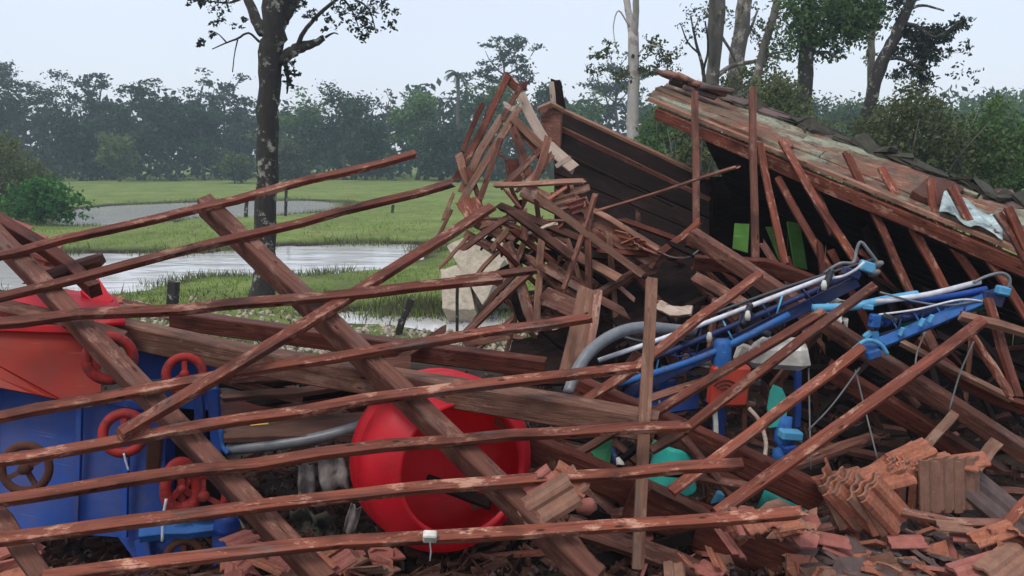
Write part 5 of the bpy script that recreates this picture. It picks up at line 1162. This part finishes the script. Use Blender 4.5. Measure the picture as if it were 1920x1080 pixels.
beam('box_leg', [at(1395, 765, 5.75), at(1396, 850, 5.7)], .03, .03, FRONT, M['rust'], sp); beam('box_leg', [at(1340, 765, 5.75), at(1342, 840, 5.7)], .03, .03, FRONT, M['white_plastic'], sp)
T('loose_hose', [(1404, 765, 5.6), (1424, 790, 5.55), (1436, 830, 5.5), (1432, 870, 5.45)], .014, 'leaf_light') if False else T('loose_hose', [(1404, 765, 5.6), (1424, 790, 5.55), (1436, 830, 5.5), (1432, 870, 5.45)], .014, 'palewood')
pm = T('pump', [(1470, 780, 5.6), (1466, 830, 5.55), (1462, 868, 5.5)], .055, 'blue_bright', None, 12, 3)
box('pump_head', at(1482, 815, 5.5), (.14, .09, .06), M['blue_light'], pm, rot(0, .1, .1)); box('pump_head', at(1478, 840, 5.5), (.09, .09, .05), M['blue'], pm, rot(0, -.1, .2))
# leaf-shaped teal shield
G_ = Geo(); pr = [(0, 0), (.05, .03), (.075, .1), (.07, .18), (.06, .28), (-.06, .28), (-.055, .15), (-.03, .05)]
for s_ in (0, 1): G_.V += [Vector((x, s_ * .02, -z)) for x, z in pr]
nP = len(pr); G_.F = [tuple(range(nP)), tuple(reversed(range(nP, 2 * nP)))] + [(i, i + nP, (i + 1) % nP + nP, (i + 1) % nP) for i in range(nP)]
mesh_obj('shield', G_.V, G_.F, M['teal'], sp, Matrix.Translation(at(1452, 722, 5.55)) @ rot(0, -.12, .1))
# ---- white container, buckets, sheets
def drum(name, label, c, d, prof, mat, rm, cat, n=20):
    V_, F_ = lathe_geo(prof, n); return tag(mesh_obj(name, V_, F_, M[mat], None, Matrix.Translation(at(c[0], c[1], d)) @ rm, True), label, cat)
wc = thing('white_container', at(1462, 668, 5.85), 'white plastic container jammed below the first boom', 'container')
V_, F_ = box_geo(.34, .2, .2, .05); V_ = [(x * (1 + .25 * (z < 0)), y, z + .03 * math.sin(x * 8)) for x, y, z in V_]
mesh_obj('body', V_, F_, M['white_plastic'], wc, Matrix.Translation(at(1460, 662, 5.85)) @ rot(.1, .18, -.2))
V_, F_ = lathe_geo([(0, 0), (.04, 0), (.04, .04), (0, .045)], 14); mesh_obj('cap', V_, F_, M['dark_hose'], wc, Matrix.Translation(at(1432, 628, 5.8)) @ rot(.2, .3, 0), True)
tag(box('white_cloth_pad', at(1392, 662, 5.95), (.10, .05, .13), M['white_plastic'], None, rot(.1, .3, .2), .015), 'small white plastic piece beside the blue filter pot', 'plastic piece')
drum('teal_bucket', 'teal plastic bucket upside down behind the beams', (1262, 868, 5.25), 5.25, [(0, .14), (.10, .14), (.115, .12), (.15, -.12), (.165, -.13), (.165, -.15), (.145, -.15)], 'teal', rot(.15, .1, 0), 'bucket')
tag(slab('green_sheet', [at(1100, 838, 5.5), at(1148, 822, 5.5), at(1160, 882, 5.4), at(1128, 872, 5.4)], .01, M['green_sheet']), 'dark green plastic sheet wedged left of the upright pale batten', 'sheet')
tag(slab('green_sheet', [at(1222, 818, 5.5), at(1250, 815, 5.5), at(1245, 850, 5.4), at(1222, 856, 5.4)], .01, M['green_sheet']), 'small green sheet just right of the upright pale batten', 'sheet')
tag(tube('blue_bottle', [at(1148, 838, 5.2), at(1156, 868, 5.15), at(1162, 884, 5.15)], [.012, .02, .02], M['blue_navy']), 'dark blue stick with white end under the battens', 'stick')
tag(tube('white_bottle', [at(1158, 858, 5.12), at(1163, 870, 5.1), at(1168, 884, 5.1)], [.012, .025, .025], M['white_plastic']), 'small white bottle beside the dark blue stick', 'bottle')
drum('teal_tub', 'dim teal tub half buried behind the tile rubble', (1480, 945, 5.25), 5.25, [(0, .08), (.16, .07), (.17, .0), (.18, -.1), (.16, -.1)], 'teal', rot(.3, .1, 0), 'tub')
tag(box('blue_tin', at(1346, 936, 5.1), (.05, .05, .10), M['blue_light'], None, rot(0, .4, 0), .01), 'small blue tin under the longest slanting batten', 'tin')
quadg = [('green_door', 'bright green painted board hanging behind the upright roof battens, right', [(1476, 415, 8.2), (1500, 420, 8.2), (1514, 505, 8.0), (1490, 500, 8.0)]),
         ('green_door', 'bright green painted board behind the upright roof battens, middle', [(1436, 425, 8.1), (1450, 425, 8.1), (1476, 492, 8.0), (1462, 488, 8.0)]),
         ('green_door', 'pale green painted board left of the second upright roof batten', [(1378, 418, 8.0), (1405, 420, 8.0), (1402, 474, 7.9), (1374, 466, 7.9)])]
for nm, lab, q in quadg: tag(slab('green_board', [at(*p) for p in q], .02, M['green_bright'], None, 2, .006), lab, 'board', 'green painted boards in the dark')
# pale bits of wire spring and cable
for i, (lab, P) in enumerate([
 ('thin cable hanging from the cross beam toward the tile pile', [(1604, 694, 5.6), (1620, 760, 5.5), (1646, 864, 5.3)]),
 ('thin cable slanting left below the second boom', [(1612, 690, 5.6), (1560, 760, 5.5), (1516, 806, 5.4)]),
 ('thin cable from the second boom bracket to the lower beams', [(1735, 622, 5.5), (1720, 660, 5.5), (1716, 686, 5.45)]),
 ('thin cable hanging left of the narrow triangle of battens', [(1826, 640, 5.45), (1800, 700, 5.4), (1780, 768, 5.3)]),
 ('slack cable between the dark panel and cross beam', [(1232, 470, 6.9), (1260, 482, 6.85), (1290, 482, 6.8), (1312, 468, 6.8)]),
 ('thin cable dropping beside the blue mast', [(1516, 690, 5.8), (1518, 780, 5.7), (1520, 880, 5.5)])]):
    tag(tube('cable', spline([at(*p) for p in P], 5), .006, M['wire'], None, 5), lab, 'cable', 'cables in the wreck')
# concrete slab and mud lump by the gable foot
for lab, q in [('tan broken wall slab leaning at the left foot of the timber heap', [(838, 462, 16.4), (884, 436, 16.4), (946, 486, 15.8), (905, 572, 15.2)]), ('second tan wall slab, half behind the first at the heap foot', [(905, 432, 17.0), (968, 452, 16.8), (960, 560, 16.0), (885, 560, 16.0)]), ('low tan rubble block left of the leaning wall slabs', [(826, 505, 16.0), (872, 490, 16.0), (890, 580, 15.2), (830, 580, 15.2)])]:
    tag(slab('broken_wall_slab', [at(*p) for p in q], .35, M['concrete'], None, 6, .035), lab, 'slab', 'broken wall slabs by the heap')

# ================================================================== TILES
def tile_mesh(mat):
    """an interlocking clay roof tile with two rolls: 0.38 long, 0.22 wide"""
    prof = [(-.11, .0), (-.085, .022), (-.055, .022), (-.03, .004), (.0, .0), (.02, .02), (.05, .024), (.08, .006), (.11, .004)]
    V = []; K = len(prof)
    for x in (-.19, .19):
        for y, z in prof: V.append((x, y, z))
        for y, z in prof: V.append((x, y, z - .016))
    F = []
    for j in range(K - 1):
        F.append((j, j + 1, 2 * K + j + 1, 2 * K + j)); F.append((K + j + 1, K + j, 3 * K + j, 3 * K + j + 1))
        F.append((j + 1, j, K + j, K + j + 1)); F.append((2 * K + j, 2 * K + j + 1, 3 * K + j + 1, 3 * K + j))
    F.append((0, 2 * K, 3 * K, K)); F.append((K - 1, 2 * K - 1, 4 * K - 1, 3 * K - 1))
    me = bpy.data.meshes.new('roof_tile'); me.from_pydata(V, [], F); me.materials.append(M[mat]); me.update(); return me
TM = {k: tile_mesh(k) for k in ('tile', 'tile_pink', 'tile_dark', 'tile_brown')}
def tile(p, rm, kind, label, group, s=1.0):
    o = mesh_obj('roof_tile', None, None, None, None, Matrix.Translation(p) @ rm @ Matrix.Scale(s, 4), data=TM[kind]); return tag(o, label, 'roof tile', group)
def cam_rot(az=0): return Matrix.Rotation(az, 4, 'Z')
# row A: leaning pack at (1525-1670, 895-1000): tiles standing side by side, leaning right
ORD = ['first', 'second', 'third', 'fourth', 'fifth', 'sixth', 'seventh', 'eighth', 'ninth', 'tenth', 'eleventh', 'twelfth']
for k in range(8):
    p = at(1578 + k * 12, 935 + k * 2, 4.75 - k * .012); tile(p, rot(0, 0, 0) @ rot(R(75) + random.gauss(0, .12), R(50) + random.gauss(0, .10), R(18) + random.gauss(0, .1)), 'tile' if k % 2 else 'tile_brown', ORD[k] + ' from the left in the orange tile pack leaning on the red beam', 'leaning orange tile pack', .86)
for k in range(4):
    p = at(1580 + k * 26, 905 - k * 3, 4.85); tile(p, rot(R(25), R(-8) + random.gauss(0, .1), R(10) + random.gauss(0, .15)), 'tile', ORD[k] + ' from the left of the flat tiles on top of the leaning orange pack', 'flat tiles over the leaning pack', .8)
# row B: upright pack (1680-1820, 860-955)
for k in range(7):
    p = at(1662 + k * 9, 905 + random.uniform(-3, 3), 4.95); tile(p, rot(R(90), R(80) + random.gauss(0, .06), R(62) + random.gauss(0, .08)), 'tile_brown' if k % 3 == 1 else 'tile', ORD[k] + ' from the left in the middle row of upright tiles', 'middle row of upright tiles', .74)
for k in range(4):
    p = at(1752 + k * 20, 908, 4.85 + k * .015); tile(p, rot(R(82), R(84) + random.gauss(0, .03), R(6) + random.gauss(0, .05)), 'tile_brown', ORD[k] + ' from the left of the broad faced brown tiles at the right of the stack', 'broad faced brown tiles', .82)
for k in range(7):
    p = at(1690 + k * 20, 868 - abs(k - 3) * 1.5 + (8 if k < 2 else 0), 4.95); tile(p, rot(R(15) + random.gauss(0, .1), R(-6) + random.gauss(0, .12), random.gauss(.1, .15)), 'tile', ORD[k] + ' from the left of the tiles lying along the top of the stack', 'tiles on top of the stack', .62)
for k in range(5):
    p = at(1640 + k * 17, 890 - k * 10, 5.0); tile(p, rot(R(20), R(-28) + random.gauss(0, .06), R(8)), 'tile', ORD[k] + ' from the left of the tiles on the sloping shoulder of the stack', 'tiles on the sloping shoulder', .66)
tile(at(1870, 945, 4.9), rot(R(40), R(38), R(-20)), 'tile_dark', 'single dark tile leaning at the right end of the upright stack', 'odd tiles by the stack', 1.0)
tile(at(1845, 930, 4.95), rot(R(50), R(45), R(-10)), 'tile_dark', 'dark tile under the single leaning one at the right end', 'odd tiles by the stack', .9)
tile(at(1560, 915, 4.85), rot(R(60), R(60), R(30)), 'tile', 'orange tile standing at the left end of the leaning pack', 'odd tiles by the stack', .8)
# grey flat tiles in front, rows overlapping
nrow = 0
for j, y in enumerate((992, 1012, 1032, 1054, 1076)):
    for k in range(6):
        x = 1560 + k * 62 + (j % 2) * 26 + random.uniform(-8, 8)
        if x > 1850 - j * 6: continue
        p = at(x, y, 4.98 - j * .12)
        tile(p, rot(R(14) + random.gauss(0, .12), R(4) + random.gauss(0, .15), R(75) + random.gauss(0, .3)), 'tile_dark', ORD[k] + ' sooty flat tile from the left, ' + ORD[j] + ' row from the back', 'sooty flat tiles at lower right', 1.0)
for k, (x, y, az, kd) in enumerate([(1570, 1030, 30, 'tile_pink'), (1600, 1048, 28, 'tile_pink'), (1560, 1012, 12, 'tile_pink'), (1700, 1015, -4, 'tile_pink'), (1815, 1005, 4, 'tile_pink'), (1790, 985, 3, 'tile_brown'), (1655, 1050, 25, 'tile_pink')]):
    p = at(x, y, 4.62); tile(p, rot(R(14), R(az) * .8, R(-6)), kd, ORD[k] + ' listed pink edged tile' if False else ['pink tile edge at the left of the sooty tiles, upper', 'pink tile edge at the left of the sooty tiles, lower', 'short pink tile end behind the left sooty tiles', 'pink tile edge in the middle of the sooty tiles', 'pink tile edge at the back right of the sooty tiles', 'brown tile edge just under the upright stack', 'pink tile edge low among the front sooty tiles'][k], 'tile edges among the sooty tiles', .5)
for k, (x, y) in enumerate([(1862, 1000), (1888, 1012), (1900, 1030), (1912, 1000), (1880, 1038)]):
    tile(at(x, y, 4.5), rot(R(25) + random.gauss(0, .2), R(-20 + 40 * (k % 2)), R(20 * k)), 'tile', ['orange tile at right edge, upper left of the small pile', 'orange tile in the middle of the right edge pile', 'orange tile at the lower right of the right edge pile', 'orange tile cut by the right edge, topmost', 'orange tile at the foot of the right edge pile'][k], 'orange tiles at the right edge', .6)
for k, (x, y) in enumerate([(1850, 1068), (1890, 1058), (1915, 1076)]):
    tile(at(x, y, 4.3), rot(R(18), R(-8), R(15 + 20 * k)), 'tile_brown' if k == 1 else 'tile_pink', ['pinkish tile in the bottom right corner, left one', 'pinkish tile in the bottom right corner, upper one', 'pinkish tile in the bottom right corner, lowest one'][k], 'pink tiles in the corner', .9)
# centre: broken tile piece on the batten
tile(at(1028, 944, 3.98), rot(R(70), R(-35), R(-8)), 'tile_brown', 'large mossy brown tile hanging on the lowest batten right of the red tank', 'tiles hanging by the red tank', .78)
tile(at(1050, 925, 4.1), rot(R(72), R(-38), R(-4)), 'tile_brown', 'brown tile just behind the large mossy one', 'tiles hanging by the red tank', .7)
tile(at(1070, 900, 4.08), rot(R(60), R(35), R(5)), 'tile', 'orange tile edge on top of the mossy brown tile', 'tiles hanging by the red tank', .5)
tile(at(1010, 903, 4.05), rot(R(60), R(-38), R(5)), 'tile_pink', 'pink tile edge at the upper left of the mossy brown tile', 'tiles hanging by the red tank', .42)
tag(mesh_obj('clay_lump', *lathe_geo([(0, -.05), (.035, -.045), (.045, 0), (.035, .04), (0, .05)], 10), M['tile_pink'], None, Matrix.Translation(at(1100, 950, 4.3)) @ rot(.5, .9, 0), True), 'rounded pink clay lump beside the mossy brown tile', 'clay piece', 'tiles hanging by the red tank')
# rubble tiles on the end of the lowest batten
for k in range(7):
    tile(at(1372 + k * 20, 975 + random.uniform(-9, 9), 4.2 + random.uniform(-.02, .12)), rot(R(20) + random.gauss(0, .3), random.gauss(0, .2), random.uniform(0, 3)), ['tile_brown', 'tile_pink', 'tile'][k % 3], ORD[k] + ' from the left of the broken tiles on the end of the lowest batten', 'broken tiles on the lowest batten', .45)
# broken tiles lying along the bottom
BT = [(470, 1045), (500, 1060), (530, 1050), (560, 1065), (450, 1010), (600, 1050), (630, 1058), (20, 1060), (40, 1072), (1295, 1060), (1330, 1068), (1265, 1075), (1370, 1020), (1345, 1052), (440, 1072), (690, 1068)]
for k, (x, y) in enumerate(BT):
    tile(at(x, y, 4.35 + random.uniform(-.1, .1)), rot(R(20) + random.gauss(0, .3), random.gauss(0, .3), random.uniform(0, 3)), ['tile_pink', 'tile', 'tile_pink', 'tile_brown'][k % 4],
         ORD[min(k, 11)] + ' broken tile from the left along the bottom edge' if False else 'broken tile near the bottom edge ' + ['left of centre, by the blue leg', 'below the blue drawbar', 'under the left rafter foot', 'right of the left rafter foot', 'just right of the blue pivot', 'left below the red tank', 'under the red tank', 'in the bottom left corner', 'in the bottom left corner, lower', 'below the upright pale batten', 'right of the upright pale batten foot', 'at the foot of the upright pale batten', 'on the broad dark red timber', 'low on the broad dark red timber', 'lowest by the blue leg', 'at the lower right of the red tank'][k], 'broken tiles along the bottom', .5)
# broken shards of tile lying thick at the bottom: each a thing of its own
def shard_mesh(mat, seed):
    rs = random.Random(seed); n_ = rs.choice((5, 6, 7)); P = []
    for i in range(n_):
        a = 2 * math.pi * i / n_ + rs.uniform(-.25, .25); r_ = rs.uniform(.05, .12); P.append((r_ * math.cos(a) * 1.35, r_ * math.sin(a)))
    zf = lambda x, y: .016 * math.sin(y * 38 + seed); V = [(x, y, zf(x, y) + .008) for x, y in P] + [(x * .96, y * .96, zf(x, y) - .01) for x, y in P] + [(0, 0, zf(0, 0) + .012)]
    c_ = 2 * n_; F = [(i, (i + 1) % n_, c_) for i in range(n_)] + [tuple(reversed(range(n_, 2 * n_)))] + [((i + 1) % n_, i, i + n_, (i + 1) % n_ + n_) for i in range(n_)]
    me = bpy.data.meshes.new('tile_shard'); me.from_pydata(V, [], F); me.materials.append(M[mat]); me.update(); return me
SH = {k: [shard_mesh(k, q + 10 * i) for q in range(4)] for i, k in enumerate(('tile', 'tile_pink', 'tile_dark', 'tile_brown'))}
STN = {'tile': 'orange', 'tile_pink': 'pinkish', 'tile_dark': 'sooty', 'tile_brown': 'brown'}
SA = [('leaning orange tile pack', 1600, 945), ('upright tile stack', 1760, 930), ('right edge tile pile', 1890, 1010), ('bottom right corner', 1880, 1065), ('broad dark red timber', 1450, 1040), ('end of the lowest batten', 1440, 970), ('foot of the upright pale batten', 1200, 1060),
      ('blue drawbar', 340, 1040), ('left rafter foot', 560, 1050), ('bottom left corner', 40, 1050), ('underside of the red tank', 800, 1075), ('red tank left side', 640, 1050), ('mossy brown tile', 1040, 1000), ('sooty tiles, left', 1580, 1050), ('sooty tiles, middle', 1700, 1040), ('sooty tiles, right', 1800, 1030)]
def shards(n, reg, d0, d1, kinds, group, big=1.0):
    for _ in range(n):
        for att in range(40):
            x, y = random.uniform(reg[0], reg[2]), random.uniform(reg[1], reg[3]); kd = random.choice(kinds); sc = random.uniform(.35, .95)
            nm_, ax_, ay_ = min(SA, key=lambda k: (k[1] - x) ** 2 + (k[2] - y) ** 2); rel = ('right of' if x > ax_ else 'left of') if abs(x - ax_) > abs(y - ay_) * 2 else ('below' if y > ay_ else 'above')
            tl = random.choice(['flat', 'tilted', 'edge on']); lab = ('tiny ' if sc < .55 else 'midsize ' if sc < .75 else 'large ') + STN[kd] + ' tile shard ' + tl + ' ' + rel + ' the ' + nm_
            if lab not in USED: break
        else: continue
        USED.add(lab); t = {'flat': .12, 'tilted': .45, 'edge on': 1.1}[tl]; f = (y - reg[1]) / (reg[3] - reg[1])
        o = mesh_obj('tile_shard', None, None, None, None, Matrix.Translation(at(x, y, d0 + (d1 - d0) * f)) @ rot(t * random.choice((-1, 1)) + .25, random.gauss(0, .2), random.uniform(0, 6)) @ Matrix.Scale(sc * big, 4), data=random.choice(SH[kd])); tag(o, lab, 'tile shard', group)
shards(140, (1480, 975, 1930, 1085), 5.0, 4.4, ['tile_dark', 'tile_dark', 'tile_brown', 'tile_pink', 'tile_brown', 'tile'], 'tile shards at lower right', 1.25)
shards(26, (1360, 955, 1530, 1005), 4.75, 4.4, ['tile_pink', 'tile_brown', 'tile'], 'tile shards at the lowest batten')
shards(44, (1180, 1000, 1500, 1085), 4.9, 4.6, ['tile_brown', 'tile_pink', 'tile_dark'], 'tile shards at the bottom middle')
shards(44, (420, 1015, 760, 1085), 4.75, 4.4, ['tile_pink', 'tile_brown', 'tile', 'tile_pink'], 'tile shards at the bottom left')
shards(12, (-10, 1030, 80, 1085), 4.4, 4.2, ['tile_pink', 'tile_brown', 'tile'], 'tile shards in the left corner')
# small tile pieces lying on boards at left, in the left corner and on the tile strewn beam
TP = [(1060, 378, 7.25), (1085, 385, 7.2), (1045, 362, 7.3), (1102, 392, 7.2), (960, 372, 7.4), (1170, 445, 7.0), (1200, 462, 6.95), (1215, 470, 6.95), (1188, 455, 6.95)]
for k, (x, y, d) in enumerate(TP):
    tile(at(x, y, d), rot(R(30) + random.gauss(0, .4), R(25) + random.gauss(0, .3), random.uniform(0, 3)), ['tile_brown', 'tile_pink', 'tile'][k % 3], ORD[k] + ' of the broken tiles down the tile strewn beam below the gable', 'broken tiles on the heap beam', .5)
for k in range(6):
    tile(at(10 + k * 14, 425 + k * 10 + (k % 2) * 14, 5.5), rot(R(40), R(25) + random.gauss(0, .1), R(10)), 'tile_pink', ORD[k] + ' from the left of the reddish tiles at the left edge above the roof frame', 'tiles at the left edge', .7)
for k in range(8):
    tile(at(205 + k * 22, 566 + k * 5, 6.5), rot(R(20) + random.gauss(0, .2), R(12) + random.gauss(0, .2), random.uniform(-.4, .4)), ['tile', 'tile_pink', 'tile_brown'][k % 3], ORD[k] + ' from the left of the tile pieces along the dark board by the pond', 'tile pieces by the pond', .5)
# rubble: crumbs nobody could count
RG = Geo()
def crumbs(n, reg, dmax):
    for _ in range(n):
        x = random.uniform(reg[0], reg[2]); y = random.uniform(reg[1], reg[3]); p = on_z(x, y, .0)
        if p.y > dmax or p.y < 2: continue
        p.z = ground_h0(p) + random.random() * .03; s = random.uniform(.006, .026)
        V_, F_ = box_geo(s * 2, s * random.uniform(.8, 1.6), s * .8); Rm = rot(random.uniform(0, 3), random.uniform(0, 3), random.uniform(0, 3)); k = len(RG.V)
        RG.V += [p + (Rm @ Vector(v)) for v in V_]; RG.F += [tuple(i + k for i in f) for f in F_]
def ground_h0(p): return 0.0
crumbs(2600, (-100, 700, 2000, 1250), 10)
tag(mesh_obj('rubble', RG.V, RG.F, M['tile_dark']), 'crumbled clay and wood rubble covering the floor of the wreck', 'rubble', kind='stuff')
SG = Geo()
for _ in range(2600):
    x = random.uniform(-100, 2000); y = random.uniform(720, 1250); p = on_z(x, y, .0)
    if p.y > 10 or p.y < 2: continue
    L_ = random.uniform(.05, .3); a = random.uniform(0, math.pi); w_ = random.uniform(.004, .014); V_, F_ = box_geo(L_, w_, w_ * .7); Rm = rot(random.gauss(0, .3), random.gauss(0, .25), a); k = len(SG.V)
    SG.V += [p + Vector((0, 0, random.uniform(.01, .07))) + (Rm @ Vector(v)) for v in V_]; SG.F += [tuple(i + k for i in f) for f in F_]
tag(mesh_obj('splinters', SG.V, SG.F, M['heap']), 'fine wood splinters littering the floor of the wreck', 'splinters', kind='stuff')
RG = Geo(); crumbs(1500, (-100, 700, 2000, 1250), 10)
tag(mesh_obj('dark_rubble', RG.V, RG.F, M['shadewood']), 'dark crumbled debris covering the floor of the wreck', 'rubble', kind='stuff')

# ================================================================== haze
hz, n, b = new_mat('haze'); n.nodes.remove(b)
pv = n.nodes.new('ShaderNodeVolumePrincipled'); pv.inputs['Color'].default_value = (0.66, 0.80, 0.92, 1); pv.inputs['Density'].default_value = 0.0013; pv.inputs['Anisotropy'].default_value = 0.2
n.links.new(pv.outputs[0], n.nodes['Material Output'].inputs['Volume'])
V_ = [(x, y, z) for x in (-260, 260) for y in (-40, 160) for z in (-2, 26)]
tag(mesh_obj('haze', V_, [(0, 1, 3, 2), (4, 6, 7, 5), (0, 4, 5, 1), (2, 3, 7, 6), (0, 2, 6, 4), (1, 5, 7, 3)], hz), 'thin bluish haze in the air over ponds and trees', 'haze', kind='stuff')
